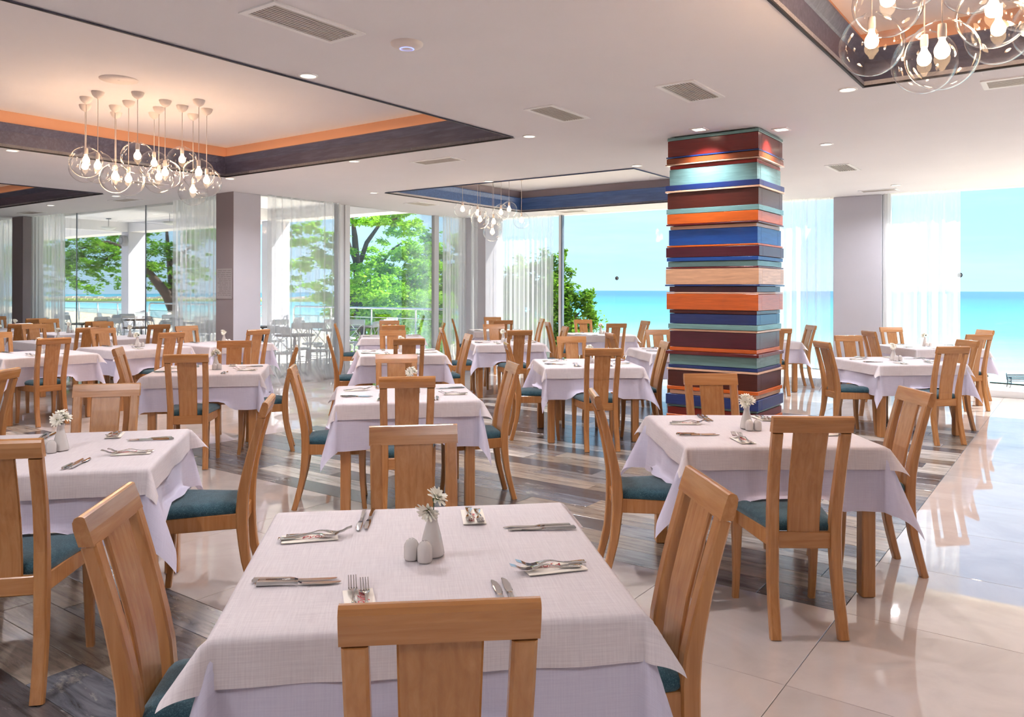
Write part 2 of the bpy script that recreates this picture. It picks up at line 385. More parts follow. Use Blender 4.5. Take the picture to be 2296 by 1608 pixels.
# ------------------------------------------------------------------ mesh helpers
class MB:
    def __init__(s): s.v = []; s.f = []; s.m = []; s.sm = []; s.uv = None
    def add(s, verts, faces, mat=0, smooth=False, M=None):
        b = len(s.v)
        if M is not None: verts = [tuple(M @ Vector(p)) for p in verts]
        s.v += [tuple(p) for p in verts]
        for f in faces:
            s.f.append(tuple(i + b for i in f)); s.m.append(mat); s.sm.append(smooth)
        return s
    def box(s, x0, x1, y0, y1, z0, z1, mat=0, M=None):
        v = [(x0, y0, z0), (x1, y0, z0), (x1, y1, z0), (x0, y1, z0), (x0, y0, z1), (x1, y0, z1), (x1, y1, z1), (x0, y1, z1)]
        return s.add(v, [(0, 3, 2, 1), (4, 5, 6, 7), (0, 1, 5, 4), (1, 2, 6, 5), (2, 3, 7, 6), (3, 0, 4, 7)], mat, False, M)
    def cbox(s, x0, x1, y0, y1, z0, z1, c=0.004, mat=0, M=None):     # box with chamfered top and vertical edges
        def ring(k, z):
            a0, a1, b0, b1 = x0 + k, x1 - k, y0 + k, y1 - k
            return [(a0 + c, b0, z), (a1 - c, b0, z), (a1, b0 + c, z), (a1, b1 - c, z), (a1 - c, b1, z), (a0 + c, b1, z), (a0, b1 - c, z), (a0, b0 + c, z)]
        rs = [ring(c, z0), ring(0, z0 + c), ring(0, z1 - c), ring(c, z1)]
        v = sum(rs, []); f = []
        for r in range(3):
            for k in range(8):
                f.append((r * 8 + k, r * 8 + (k + 1) % 8, (r + 1) * 8 + (k + 1) % 8, (r + 1) * 8 + k))
        f.append(tuple(range(7, -1, -1))); f.append(tuple(range(24, 32)))
        return s.add(v, f, mat, False, M)
    def lathe(s, prof, n=16, mat=0, smooth=True, M=None, cap=True):
        v = []; f = []
        for r, z in prof:
            for k in range(n):
                a = 2 * pi * k / n; v.append((r * cos(a), r * sin(a), z))
        for i in range(len(prof) - 1):
            for k in range(n):
                f.append((i * n + k, i * n + (k + 1) % n, (i + 1) * n + (k + 1) % n, (i + 1) * n + k))
        s.add(v, f, mat, smooth, M)
        if cap:
            for i, rev in ((0, True), (len(prof) - 1, False)):
                if prof[i][0] > 1e-5:
                    ring = [v[i * n + k] for k in range(n)]
                    s.add(ring, [tuple(range(n - 1, -1, -1)) if rev else tuple(range(n))], mat, False, M)
        return s
    def tube(s, pts, rad, n=8, mat=0, smooth=True, M=None):
        pts = [Vector(p) for p in pts]; v = []; f = []
        if not isinstance(rad, (list, tuple)): rad = [rad] * len(pts)
        up = Vector((0, 0, 1))
        for i, p in enumerate(pts):
            d = (pts[min(i + 1, len(pts) - 1)] - pts[max(i - 1, 0)]).normalized()
            a = d.cross(up if abs(d.z) < 0.95 else Vector((1, 0, 0))).normalized(); b = d.cross(a)
            for k in range(n):
                t = 2 * pi * k / n; v.append(tuple(p + (a * cos(t) + b * sin(t)) * rad[i]))
        for i in range(len(pts) - 1):
            for k in range(n):
                f.append((i * n + k, i * n + (k + 1) % n, (i + 1) * n + (k + 1) % n, (i + 1) * n + k))
        f.append(tuple(range(n - 1, -1, -1))); f.append(tuple((len(pts) - 1) * n + k for k in range(n)))
        return s.add(v, f, mat, smooth, M)
    def sweep(s, path, mat=0, ch=0.006, M=None):
        # path: list of (xc, y, z, width_x, depth) ; section lies across the y-z direction of travel
        v = []; f = []; n = 8
        for i, (xc, y, z, w, d) in enumerate(path):
            a = path[max(i - 1, 0)]; b = path[min(i + 1, len(path) - 1)]
            ty, tz = b[1] - a[1], b[2] - a[2]; l = hypot(ty, tz) or 1
            ny, nz = tz / l, -ty / l
            hw, hd = w / 2, d / 2; c = min(ch, hw * .6, hd * .6)
            for px, pn in ((-hw + c, -hd), (hw - c, -hd), (hw, -hd + c), (hw, hd - c), (hw - c, hd), (-hw + c, hd), (-hw, hd - c), (-hw, -hd + c)):
                v.append((xc + px, y + ny * pn, z + nz * pn))
        for i in range(len(path) - 1):
            for k in range(n):
                f.append((i * n + k, i * n + (k + 1) % n, (i + 1) * n + (k + 1) % n, (i + 1) * n + k))
        f.append(tuple(range(n - 1, -1, -1))); f.append(tuple((len(path) - 1) * n + k for k in range(n)))
        return s.add(v, f, mat, False, M)
    def mesh(s, name, mats):
        me = bpy.data.meshes.new(name); me.from_pydata(s.v, [], s.f)
        for m in (mats if isinstance(mats, (list, tuple)) else [mats]): me.materials.append(m)
        me.polygons.foreach_set('material_index', s.m); me.polygons.foreach_set('use_smooth', s.sm)
        if s.uv is not None:
            ul = me.uv_layers.new(name='UVMap')
            for lp in me.loops: ul.data[lp.index].uv = s.uv[lp.vertex_index]
        me.update(); return me

def obj(name, me, parent=None, loc=(0, 0, 0), rz=0.0):
    o = bpy.data.objects.new(name, me); COL.objects.link(o)
    o.location = loc; o.rotation_euler = (0, 0, rz)
    if parent is not None: o.parent = parent
    return o
def empty(name, loc=(0, 0, 0), rz=0.0, parent=None):
    o = bpy.data.objects.new(name, None); COL.objects.link(o)
    o.empty_display_size = 0.1
    o.location = loc; o.rotation_euler = (0, 0, rz)
    if parent is not None: o.parent = parent
    return o
def tag(o, label, cat, group=None):
    o['label'] = label; o['category'] = cat
    if group: o['group'] = group
    return o
def structure(o, label=None):
    o['kind'] = 'structure'
    if label: o['label'] = label
    return o
ORD = ['leftmost', 'second from left', 'third from left', 'fourth from left', 'fifth from left', 'sixth from left', 'seventh from left',
       'eighth from left', 'ninth from left', 'tenth from left', 'eleventh from left', 'twelfth from left', 'thirteenth from left', 'fourteenth from left',
       'fifteenth from left', 'sixteenth from left', 'seventeenth from left', 'eighteenth from left']
def px_of(x, y): return 1148 + FPX * x / max(y, 0.01)

# ------------------------------------------------------------------ room shell (local axes u, v)
HC, ZU = 2.98, 3.36
U_SEA, V_SHORT, U_LEFT = 13.15, 10.42, 7.45
U_BACK, V_RIGHT, V_FAR = -3.2, -7.5, 20.0
T0, TU, TV = 0.85, 3.9, 0.92
ZONES = [(3.9, 9.85, 0.92, 6.87), (-0.35, 2.2, 0.92, 6.87), (0.5, 3.9, 8.57, 13.67)]

# floor: slab, tiles, planks
floor = structure(empty('floor'))
b = MB()
b.box(U_BACK, U_SEA + .15, V_RIGHT, V_SHORT + .1, -0.2, -0.006)
b.box(U_BACK, U_LEFT + .1, V_SHORT + .1, V_FAR, -0.2, -0.006)
obj('floor_slab', b.mesh('floor_slab', M_GROUT), floor, rz=PHI)
tile_me = MB().cbox(-T0 / 2 + .0015, T0 / 2 - .0015, -T0 / 2 + .0015, T0 / 2 - .0015, -0.012, 0.0, 0.001).mesh('tile', M_TILE)
cand = []
for i in range(-9, 12):
    for j in range(-11, 24):
        u, v = TU + (i + .5) * T0, TV + (j + .5) * T0
        u0, u1, v0, v1 = u - T0 / 2, u + T0 / 2, v - T0 / 2, v + T0 / 2
        if u0 < U_BACK or u1 > U_SEA + .1 or v0 < V_RIGHT or v1 > V_FAR: continue
        if v1 > V_SHORT + .3 and u1 > U_LEFT + .3: continue
        if any(z[0] - .01 < u < z[1] + .01 and z[2] - .01 < v < z[3] + .01 for z in ZONES): continue
        p = R(u, v); vis = p.y > 1.2 and -250 < px_of(p.x, p.y) < 2546
        cand.append((0 if vis else 1, p.y, u, v))
cand.sort()
rest = MB()
for k, (nv, d, u, v) in enumerate(cand):
    if k < 280 and nv == 0: obj('tile', tile_me, floor, R(u, v), PHI)
    else: rest.cbox(u - T0 / 2 + .0015, u + T0 / 2 - .0015, v - T0 / 2 + .0015, v + T0 / 2 - .0015, -0.012, 0.0, 0.001)
# cut strips by the sea window
rest.box(TU + 10 * T0 + T0, U_SEA + .1, V_RIGHT, V_SHORT, -0.012, -0.0005)
ro = obj('tile_remainder', rest.mesh('tile_remainder', M_TILE), floor, rz=PHI); ro['kind'] = 'stuff'
PW = T0 / 4
plank_cache = {}
def plank_mesh(ln):
    k = round(ln, 2)
    if k not in plank_cache:
        plank_cache[k] = MB().cbox(-PW / 2 + .0015, PW / 2 - .0015, -ln / 2 + .0015, ln / 2 - .0015, -0.012, 0.0, 0.0012).mesh('wood_plank', M_PLANK)
    return plank_cache[k]
rp = random.Random(3)
for (u0, u1, v0, v1) in ZONES:
    nrow = int(round((u1 - u0) / PW))
    for r in range(nrow):
        u = u0 + (r + .5) * PW
        cuts = [v0]; nx = v0 + [0.4, 0.85, 0.2, 1.05, 0.6][r % 5]
        while nx < v1 - .1: cuts.append(nx); nx += 1.28
        cuts.append(v1)
        for a, c in zip(cuts[:-1], cuts[1:]):
            obj('wood_plank', plank_mesh(c - a), floor, R(u, (a + c) / 2), PHI)

# ceiling with coffers
COFFERS = [(0.6, 6.18, 4.46, 9.10, 'warm'), (0.6, 6.10, -3.35, 1.29, 'warm'), (8.59, 12.16, 4.41, 8.60, 'day'), (0.6, 6.18, 12.26, 16.9, 'warm')]
us = sorted({U_BACK, U_LEFT + .25, U_SEA + .2} | {c[0] for c in COFFERS} | {c[1] for c in COFFERS})
vs = sorted({V_RIGHT, V_SHORT + .12, V_FAR} | {c[2] for c in COFFERS} | {c[3] for c in COFFERS})
b = MB()
for a, c in zip(us[:-1], us[1:]):
    for d, e_ in zip(vs[:-1], vs[1:]):
        mu_, mv_ = (a + c) / 2, (d + e_) / 2
        if any(k[0] < mu_ < k[1] and k[2] < mv_ < k[3] for k in COFFERS): continue
        if mu_ > U_LEFT + .25 and mv_ > V_SHORT + .12: continue
        b.box(a, c, d, e_, HC, HC + 0.03)
structure(obj('ceiling', b.mesh('ceiling', M_CEIL), rz=PHI))
b = MB()
b.box(U_BACK - .2, U_SEA + .4, V_RIGHT - .2, V_SHORT + .2, 3.62, 3.85)
b.box(U_BACK - .2, U_LEFT + .3, V_SHORT + .2, V_FAR + .2, 3.62, 3.85)
structure(obj('roof_slab', b.mesh('roof_slab', M_CEIL), rz=PHI))

COFFER_LABEL = ['warm lit rectangular ceiling recess on the left with dark fascia', 'warm lit ceiling recess at top right with dark fascia',
                'ceiling recess with bright blue fascia near the glass corner', 'warm lit ceiling recess at far left beyond the larger one']
for ci, (u0, u1, v0, v1, kind) in enumerate(COFFERS):
    tr = structure(empty('trim_%d' % (ci + 1), R((u0 + u1) / 2, (v0 + v1) / 2, HC), PHI), COFFER_LABEL[ci])
    hu, hv = (u1 - u0) / 2, (v1 - v0) / 2
    covem = M_COVE_GLOW if kind == 'warm' else M_COVE_GREY
    def ringm(prof, mat):        # frame swept round the opening: prof = list of (outset, z)
        mb = MB(); n = len(prof); v = []
        for o_, z in prof:
            v += [(-hu - o_, -hv - o_, z), (hu + o_, -hv - o_, z), (hu + o_, hv + o_, z), (-hu - o_, hv + o_, z)]
        f = []
        for i in range(n - 1):
            for k in range(4):
                f.append((i * 4 + k, i * 4 + (k + 1) % 4, (i + 1) * 4 + (k + 1) % 4, (i + 1) * 4 + k))
        return mb.add(v, f)
    # four fascia boards, each its own piece
    H1, H2 = 0.165, 0.245
    prof = [(0.011, -0.012), (0.0, -0.012), (-0.0, H1), (-0.012, H1 + .012), (-0.055, H2 - .014), (-0.055, H2), (0.03, H2)]
    for side in range(4):
        mb = MB(); v = []; ln = [hu, hv][side % 2]
        for o_, z in prof:
            e2 = ln + o_
            if side == 0: v += [(-e2, -hv - o_, z), (e2, -hv - o_, z)]
            if side == 1: v += [(hu + o_, -e2, z), (hu + o_, e2, z)]
            if side == 2: v += [(e2, hv + o_, z), (-e2, hv + o_, z)]
            if side == 3: v += [(-hu - o_, e2, z), (-hu - o_, -e2, z)]
        f = [(2 * i, 2 * i + 1, 2 * i + 3, 2 * i + 2) for i in range(len(prof) - 1)]
        mb.add(v, f); obj('fascia_board', mb.mesh('fascia_board', M_BAND_WARMLIT if kind == 'warm' else M_BANDBLUE), tr)
    obj('edge_strip', ringm([(0.012, -0.014), (-0.003, -0.014), (-0.003, 0.0)], None).mesh('edge_strip', M_BLACK), tr)
    zu = ZU - HC
    obj('cove_strip', ringm([(0.03, H2), (0.03, zu)], None).mesh('cove_strip', covem), tr)
    obj('recess_panel', MB().box(-hu - .03, hu + .03, -hv - .03, hv + .03, zu, zu + .03).mesh('recess_panel', M_CEIL), tr)
    if kind == 'warm':
        obj('led_strip', ringm([(-0.004, H2 + .003), (0.008, H2 + .003)], None).mesh('led_strip', M_LED), tr)

# walls out of view and wall bands over the glass
structure(obj('wall_back', MB().box(U_BACK - .2, U_BACK, V_RIGHT, V_FAR, 0, 3.62).mesh('wall_back', M_WALL), rz=PHI))
structure(obj('wall_right', MB().box(U_BACK, U_SEA + .2, V_RIGHT - .2, V_RIGHT, 0, 3.62).mesh('wall_right', M_WALL), rz=PHI))
structure(obj('wall_left', MB().box(U_BACK, U_LEFT + .2, V_FAR, V_FAR + .2, 0, 3.62).mesh('wall_left', M_WALL), rz=PHI))
b = MB()
b.box(U_SEA + .0, U_SEA + .25, V_RIGHT, V_SHORT + .2, HC + .03, 3.62)
b.box(U_LEFT + .1, U_SEA, V_SHORT, V_SHORT + .25, HC + .03, 3.62)
b.box(U_LEFT, U_LEFT + .25, V_SHORT + .2, V_FAR, HC + .03, 3.62)
structure(obj('wall_lintel', b.mesh('wall_lintel', M_CEIL), rz=PHI))

# ------------------------------------------------------------------ windows: panes and frames
def room_box(name, parent, u0, u1, v0, v1, z0, z1, mat, ch=0.003):
    cu, cv = (u0 + u1) / 2, (v0 + v1) / 2
    me = MB().cbox(u0 - cu, u1 - cu, v0 - cv, v1 - cv, z0, z1, ch).mesh(name, mat)
    return obj(name, me, parent, R(cu, cv), PHI)
w1 = structure(empty('window_1'), 'long sea-facing glass wall on the right')
for a, c in ((8.39, 9.80), (5.80, 8.31), (3.25, 5.76), (-1.20, 2.51), (-4.9, -1.24), (V_RIGHT, -4.94)):
    room_box('pane', w1, U_SEA + .03, U_SEA + .045, a, c, 0.085, HC, M_PANE)
for a, c in ((3.25, 9.80), (V_RIGHT, 2.51)):
    room_box('sill_frame', w1, U_SEA - .01, U_SEA + .09, a, c, 0.0, 0.095, M_WHITE_FRAME)
room_box('mullion', w1, U_SEA + .0, U_SEA + .08, 8.31, 8.335, 0.095, HC, M_GREY_FRAME)
room_box('mullion', w1, U_SEA + .0, U_SEA + .08, 8.335, 8.39, 0.095, HC, M_WHITE_FRAME)
room_box('mullion', w1, U_SEA + .0, U_SEA + .08, 2.40, 2.51, 0.095, HC, M_WHITE_FRAME)
w2 = structure(empty('window_2'), 'glass wall with sliding door onto the terrace')
for a, c in ((7.72, 9.27), (9.53, 11.79), (11.90, 12.6)):
    room_box('pane', w2, a, c, V_SHORT + .03, V_SHORT + .045, 0.06, HC, M_PANE)
room_box('sill_frame', w2, 7.7, 9.27, V_SHORT, V_SHORT + .09, 0.0, 0.07, M_WHITE_FRAME)
room_box('sill_frame', w2, 9.53, 12.6, V_SHORT, V_SHORT + .09, 0.0, 0.07, M_WHITE_FRAME)
room_box('mullion', w2, 9.26, 9.30, V_SHORT - .0, V_SHORT + .08, 0.0, HC, M_GREY_FRAME)
room_box('mullion', w2, 9.31, 9.42, V_SHORT - .0, V_SHORT + .07, 0.0, HC, M_WHITE_FRAME)
room_box('mullion', w2, 9.43, 9.54, V_SHORT - .02, V_SHORT + .06, 0.0, HC, M_WHITE_FRAME)
room_box('mullion', w2, 11.78, 11.91, V_SHORT - .0, V_SHORT + .08, 0.0, HC, M_WHITE_FRAME)
w3 = structure(empty('window_3'), 'frameless glass wall on the left before the terrace')
for a, c in ((10.85, 13.36), (13.372, 15.85), (15.862, 17.5), (18.0, 19.98)):
    room_box('pane', w3, U_LEFT + .03, U_LEFT + .045, a, c, 0.04, HC, M_PANE)
room_box('sill_frame', w3, U_LEFT, U_LEFT + .08, 10.85, 17.5, 0.0, 0.05, M_WHITE_FRAME)
room_box('sill_frame', w3, U_LEFT, U_LEFT + .08, 18.0, 19.98, 0.0, 0.05, M_WHITE_FRAME)
for v in (13.366, 15.856):
    room_box('joint_seal', w3, U_LEFT + .028, U_LEFT + .047, v - .005, v + .005, 0.04, HC, M_GREY_FRAME, 0.001)

# pillars
def pillar(u0, u1, v0, v1, mat, label):
    cu, cv = (u0 + u1) / 2, (v0 + v1) / 2
    o = obj('pillar', MB().cbox(u0 - cu, u1 - cu, v0 - cv, v1 - cv, 0, HC, 0.006).mesh('pillar', mat), None, R(cu, cv), PHI)
    tag(o, label, 'pillar'); return o
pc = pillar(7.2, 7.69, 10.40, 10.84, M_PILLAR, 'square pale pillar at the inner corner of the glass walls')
o = obj('side_face', MB().box(-.247, -.244, -.22, .22, 0, HC).mesh('side_face', M_PILLAR_D), pc); o['label'] = 'taupe side face'  # thin sheet giving this side of the pillar a darker taupe
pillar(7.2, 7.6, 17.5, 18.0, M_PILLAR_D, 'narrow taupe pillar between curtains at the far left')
pillar(12.62, 13.2, 9.80, 10.5, M_PILLAR, 'grey corner pillar between gathered curtains behind the blue recess')
pillar(13.1, 13.6, 2.515, 3.22, M_PILLAR, 'wide grey pillar between the sheer curtains on the right')
# notice on pillar
sg = empty('wall_notice', R(7.197, 10.62, 1.36), PHI)
tag(sg, 'taupe paper notice with fine lines on the dark pillar face', 'notice')
obj('sheet', MB().box(-0.006, 0.0, -0.19, 0.19, -0.0, 0.46).mesh('sheet', m_plain('notice_paper', srgb(172, 166, 166), 0.8)), sg)
mbp = MB(); rr = random.Random(5)
for i in range(13):
    z = 0.43 - i * 0.031; x = -0.17
    while x < 0.13:
        w_ = rr.uniform(0.03, 0.12); mbp.box(-0.0075, -0.006, x, min(x + w_, 0.17), z - .006, z); x += w_ + 0.02
obj('printed_lines', mbp.mesh('printed_lines', m_plain('notice_ink', srgb(120, 112, 114), 0.8)), sg)

# ------------------------------------------------------------------ striped column
CC = {'teal': (112, 152, 152), 'mahog': (112, 26, 20), 'navy': (30, 52, 112), 'brown': (140, 70, 34), 'cream': (222, 178, 150),
      'red': (158, 30, 22), 'dbrown': (74, 28, 20), 'orange': (204, 96, 30), 'plum': (76, 16, 34), 'blue': (22, 72, 148), 'tan': (218, 170, 134), 'dred': (92, 22, 24)}
CM = {k: m_board('board_' + k, c) for k, c in CC.items()}
c1 = [('teal', 60, 107), ('mahog', 107, 285), ('navy', 285, 303), ('brown', 303, 365), ('cream', 365, 382), ('red', 382, 422), ('teal', 422, 600), ('navy', 600, 660),
      ('cream', 660, 682), ('dbrown', 682, 860), ('teal', 860, 917), ('orange', 917, 1028), ('dred', 1028, 1047), ('cream', 1047, 1088), ('blue', 1088, 1262),
      ('orange', 1262, 1283), ('plum', 1283, 1394), ('blue', 1394, 1437), ('teal', 1437, 1498), ('dred', 1498, 1517)]
c2 = [('tan', 48, 220), ('navy', 220, 239), ('plum', 239, 301), ('cream', 301, 319), ('orange', 319, 495), ('dred', 495, 536), ('navy', 536, 647), ('teal', 647, 704),
      ('cream', 704, 729), ('plum', 729, 902), ('orange', 902, 946), ('dred', 946, 983), ('teal', 983, 1097), ('navy', 1097, 1133), ('cream', 1133, 1157), ('dbrown', 1157, 1332),
      ('orange', 1332, 1372), ('tan', 1372, 1422), ('navy', 1422, 1535), ('teal', 1535, 1560), ('mahog', 1560, 1640), ('orange', 1640, 1700), ('navy', 1700, 1850),
      ('cream', 1850, 1890), ('dbrown', 1890, 2100), ('teal', 2100, 2200)]
PXM = FPX / 7.1
courses = [(n, EYE + (652.5 - (270 + a / 4.593)) / PXM, EYE + (652.5 - (270 + c / 4.593)) / PXM) for n, a, c in c1]
courses += [(n, EYE + (652.5 - (590 + a / 4.593)) / PXM, EYE + (652.5 - (590 + c / 4.593)) / PXM) for n, a, c in c2]
CU0, CU1, CV0, CV1 = 7.06, 7.76, 2.38, 3.26
colm = tag(empty('striped_column', R((CU0 + CU1) / 2, (CV0 + CV1) / 2), PHI), 'square column clad in stacked multicoloured lacquered boards', 'column')
hu, hv = (CU1 - CU0) / 2, (CV1 - CV0) / 2
obj('column_core', MB().box(-hu + .05, hu - .05, -hv + .05, hv - .05, 0, HC).mesh('column_core', M_BLACK), colm)
rc = random.Random(11)
zlast = courses[-1][2]
extra = ['plum', 'orange', 'blue', 'tan', 'dbrown', 'teal', 'mahog', 'navy']; k = 0
while zlast > 0.0:
    h = rc.choice([0.05, 0.09, 0.03, 0.12]); courses.append((extra[k % 8], zlast, max(zlast - h, 0.0))); zlast -= h; k += 1
for n, zt, zb in courses:
    zt = min(zt, HC - .012)
    if zb < 0: zb = 0
    if zt - zb < 0.004: continue
    pr = rc.choice([-0.016, -0.01, -0.004, 0.0, 0.008, 0.014]) if zt - zb > 0.03 else rc.choice([-0.012, 0.006, 0.014])
    g = 0.0015
    px_, py_ = hu + pr, hv + pr + rc.uniform(-.006, .006)
    # four boards of one course: two long faces butt against the end boards
    th = 0.1
    obj('board', MB().cbox(-px_, -px_ + th, -py_, py_, zb + g, zt - g, 0.002).mesh('board', CM[n]), colm)
    obj('board', MB().cbox(px_ - th, px_, -py_, py_, zb + g, zt - g, 0.002).mesh('board', CM[n]), colm)
    obj('board', MB().cbox(-px_ + th, px_ - th, -py_, -py_ + th, zb + g, zt - g, 0.002).mesh('board', CM[n]), colm)
    obj('board', MB().cbox(-px_ + th, px_ - th, py_ - th, py_, zb + g, zt - g, 0.002).mesh('board', CM[n]), colm)

# ------------------------------------------------------------------ curtains
def curtain(a, c, axis, pos, label, waves=None, amp=0.035, seed=0, zt=HC - 0.005, fall=0.0):
    rr_ = random.Random(seed); n = int(max(30, (c - a) / 0.011)); nz = 14
    mb = MB(); v = []; f = []
    waves = waves or (c - a) / 0.13
    ph = [rr_.uniform(0, 6.28) for _ in range(5)]
    for j in range(nz + 1):
        tz = j / nz; z = zt + (0.012 - zt) * tz
        for i in range(n + 1):
            s_ = i / n
            w_ = sin(2 * pi * waves * s_ + ph[0] + 0.7 * sin(5 * s_ + ph[1])) + 0.45 * sin(2 * pi * waves * 1.7 * s_ + ph[2] + tz)
            am = amp * (0.55 + 0.45 * tz) * (0.7 + 0.5 * sin(7 * s_ + ph[3]))
            off = w_ * am
            pool = 0.0
            if j == nz: pool = -0.12 - 0.06 * sin(13 * s_ + ph[4]); 
            if j == nz - 0: z2 = 0.006
            else: z2 = z
            al = a + (c - a) * s_ + fall * (1 - tz) * (s_)
            p = (pos + off + pool, al, z2) if axis == 'v' else (al, pos + off + pool, z2)
            v.append(p)
    for j in range(nz):
        for i in range(n):
            q = (j * (n + 1) + i, j * (n + 1) + i + 1, (j + 1) * (n + 1) + i + 1, (j + 1) * (n + 1) + i)
            f.append(q)
    mb.add(v, f, 0, True)
    cu, cv = (pos, (a + c) / 2) if axis == 'v' else ((a + c) / 2, pos)
    mb.v = [(x - cu, y - cv, z) for x, y, z in mb.v]
    return tag(obj('sheer_curtain', mb.mesh('sheer_curtain', M_SHEER), None, R(cu, cv), PHI), label, 'curtain', 'sheer white curtains')
curtain(10.88, 12.25, 'v', U_LEFT - .10, 'sheer white curtain left of the pale inner corner pillar', seed=1)
curtain(16.05, 17.45, 'v', U_LEFT - .10, 'sheer white curtain right of the narrow far left pillar', seed=2)
curtain(18.05, 19.3, 'v', U_LEFT - .10, 'sheer white curtain at the left edge beyond the narrow pillar', seed=3)
curtain(7.74, 9.22, 'u', V_SHORT - .14, 'wide sheer curtain over white terrace chairs beside the sliding door', seed=4, waves=9, amp=0.03)
curtain(11.86, 12.58, 'u', V_SHORT - .14, 'sheer white curtain right of the sliding glass door', seed=5, waves=8)
curtain(12.4, 12.78, 'u', 9.98, 'gathered sheer curtain in front of the grey corner pillar', seed=6, waves=6, amp=0.05)
curtain(8.42, 9.78, 'v', U_SEA - .14, 'sheer white curtain before the bush left of the sea view', seed=7, waves=13)
curtain(3.24, 4.15, 'v', U_SEA - .14, 'sheer white curtain between striped column and wide grey pillar', seed=8, waves=7)
curtain(1.45, 2.46, 'v', U_SEA - .14, 'sheer white curtain right of the wide grey pillar', seed=9, waves=8, fall=0.0)

# ------------------------------------------------------------------ ceiling fittings
def ceil_at(px, py, z=HC):
    return world_at(px, py, z)
vent_cache = {}
def vent(u, v, lu, lv, along, label, ns=9, slat=M_SLAT):
    r_ = empty('ceiling_vent', R(u, v, HC), PHI); tag(r_, label, 'vent', 'ceiling vents')
    key = (lu, lv, along, ns)
    if key not in vent_cache:
        hu_, hv_ = lu / 2, lv / 2; fw = 0.035; d = 0.008
        fr = MB()
        fr.box(-hu_, hu_, -hv_, -hv_ + fw, -d, 0); fr.box(-hu_, hu_, hv_ - fw, hv_, -d, 0)
        fr.box(-hu_, -hu_ + fw, -hv_ + fw, hv_ - fw, -d, 0); fr.box(hu_ - fw, hu_, -hv_ + fw, hv_ - fw, -d, 0)
        bk = MB().box(-hu_ + fw, hu_ - fw, -hv_ + fw, hv_ - fw, -0.0012, 0)
        if along == 'u': st = lv - 2 * fw; sl = MB().box(-hu_ + fw, hu_ - fw, -st / ns * .22, st / ns * .22, -0.007, -0.0015)
        else: st = lu - 2 * fw; sl = MB().box(-st / ns * .22, st / ns * .22, -hv_ + fw, hv_ - fw, -0.007, -0.0015)
        vent_cache[key] = (fr.mesh('vent_frame', M_VENT), bk.mesh('vent_backing', M_VENTDARK), sl.mesh('vent_slat', slat), st)
    a, b_, c, st = vent_cache[key]
    obj('frame', a, r_); obj('backing', b_, r_)
    for i in range(ns):
        o_ = (i + .5) / ns * st - st / 2
        obj('slat', c, r_, (0, o_, 0) if along == 'u' else (o_, 0, 0))
    return r_
vent(2.88, 3.51, 0.64, 0.30, 'u', 'large slatted ceiling vent at top centre left', 10)
vent(5.58, 3.57, 0.60, 0.28, 'u', 'ceiling vent halfway between left recess and striped column', 9)
vent(5.53, 2.37, 0.60, 0.30, 'u', 'ceiling vent just before the top of the striped column', 11)
vent(6.83, 6.00, 0.27, 0.62, 'v', 'ceiling vent in front of the blue recess', 8)
vent(10.0, 2.35, 0.60, 0.28, 'u', 'small ceiling vent right behind the striped column', 8)
vent(12.55, 2.45, 0.26, 0.52, 'v', 'ceiling vent above the wide grey pillar by the window', 7)
vent(10.1, 9.22, 0.56, 0.36, 'u', 'ceiling vent above the sliding door', 7)
vent(12.66, 7.75, 0.28, 0.6, 'v', 'ceiling vent above the bush window right of the blue lamps', 7)
vent(6.58, 0.28, 0.28, 0.64, 'v', 'ceiling vent at the right edge below the top right recess', 8)
vent(6.85, 12.85, 0.3, 0.6, 'v', 'ceiling vent beside the glass wall under the left lamp cluster', 7)
vent(6.95, 16.5, 0.3, 0.6, 'v', 'ceiling vent by the narrow far left pillar', 7)
vent(5.9, 10.6, 0.6, 0.28, 'u', 'ceiling vent half hidden by the left lamp cluster', 8)

disc_me = MB().lathe([(0.052, -0.004), (0.0001, -0.004)], 20, cap=False).mesh('lens', M_LENS)
ring_me = MB().lathe([(0.068, 0.0), (0.066, -0.008), (0.054, -0.009), (0.052, -0.003)], 20, cap=False).mesh('trim_ring', M_VENT)
sq_lens = MB().box(-.05, .05, -.05, .05, -0.006, -0.004).mesh('lens', M_LENS)
sqr = MB(); sqr.box(-.07, .07, -.07, -.05, -.009, 0); sqr.box(-.07, .07, .05, .07, -.009, 0); sqr.box(-.07, -.05, -.05, .05, -.009, 0); sqr.box(.05, .07, -.05, .05, -.009, 0)
sq_ring = sqr.mesh('trim_ring', M_VENT)
area_cache = {}
def downlight(x, y, label, square=False, power=None, spread=150):
    r_ = empty('recessed_downlight', (x, y, HC), PHI); tag(r_, label, 'downlight', 'recessed ceiling downlights')
    obj('lens', sq_lens if square else disc_me, r_); obj('trim_ring', sq_ring if square else ring_me, r_)
    pw = power or DOWN_W; kk = (pw, spread)
    if kk not in area_cache:
        d = bpy.data.lights.new('downlight_lamp', 'AREA'); d.shape = 'DISK'; d.size = 0.1; d.energy = pw; d.color = NEUTRAL
        d.spread = radians(spread); area_cache[kk] = d
    lo = bpy.data.objects.new('downlight_lamp', area_cache[kk]); COL.objects.link(lo); lo.parent = r_; lo.location = (0, 0, -0.012)
    return r_
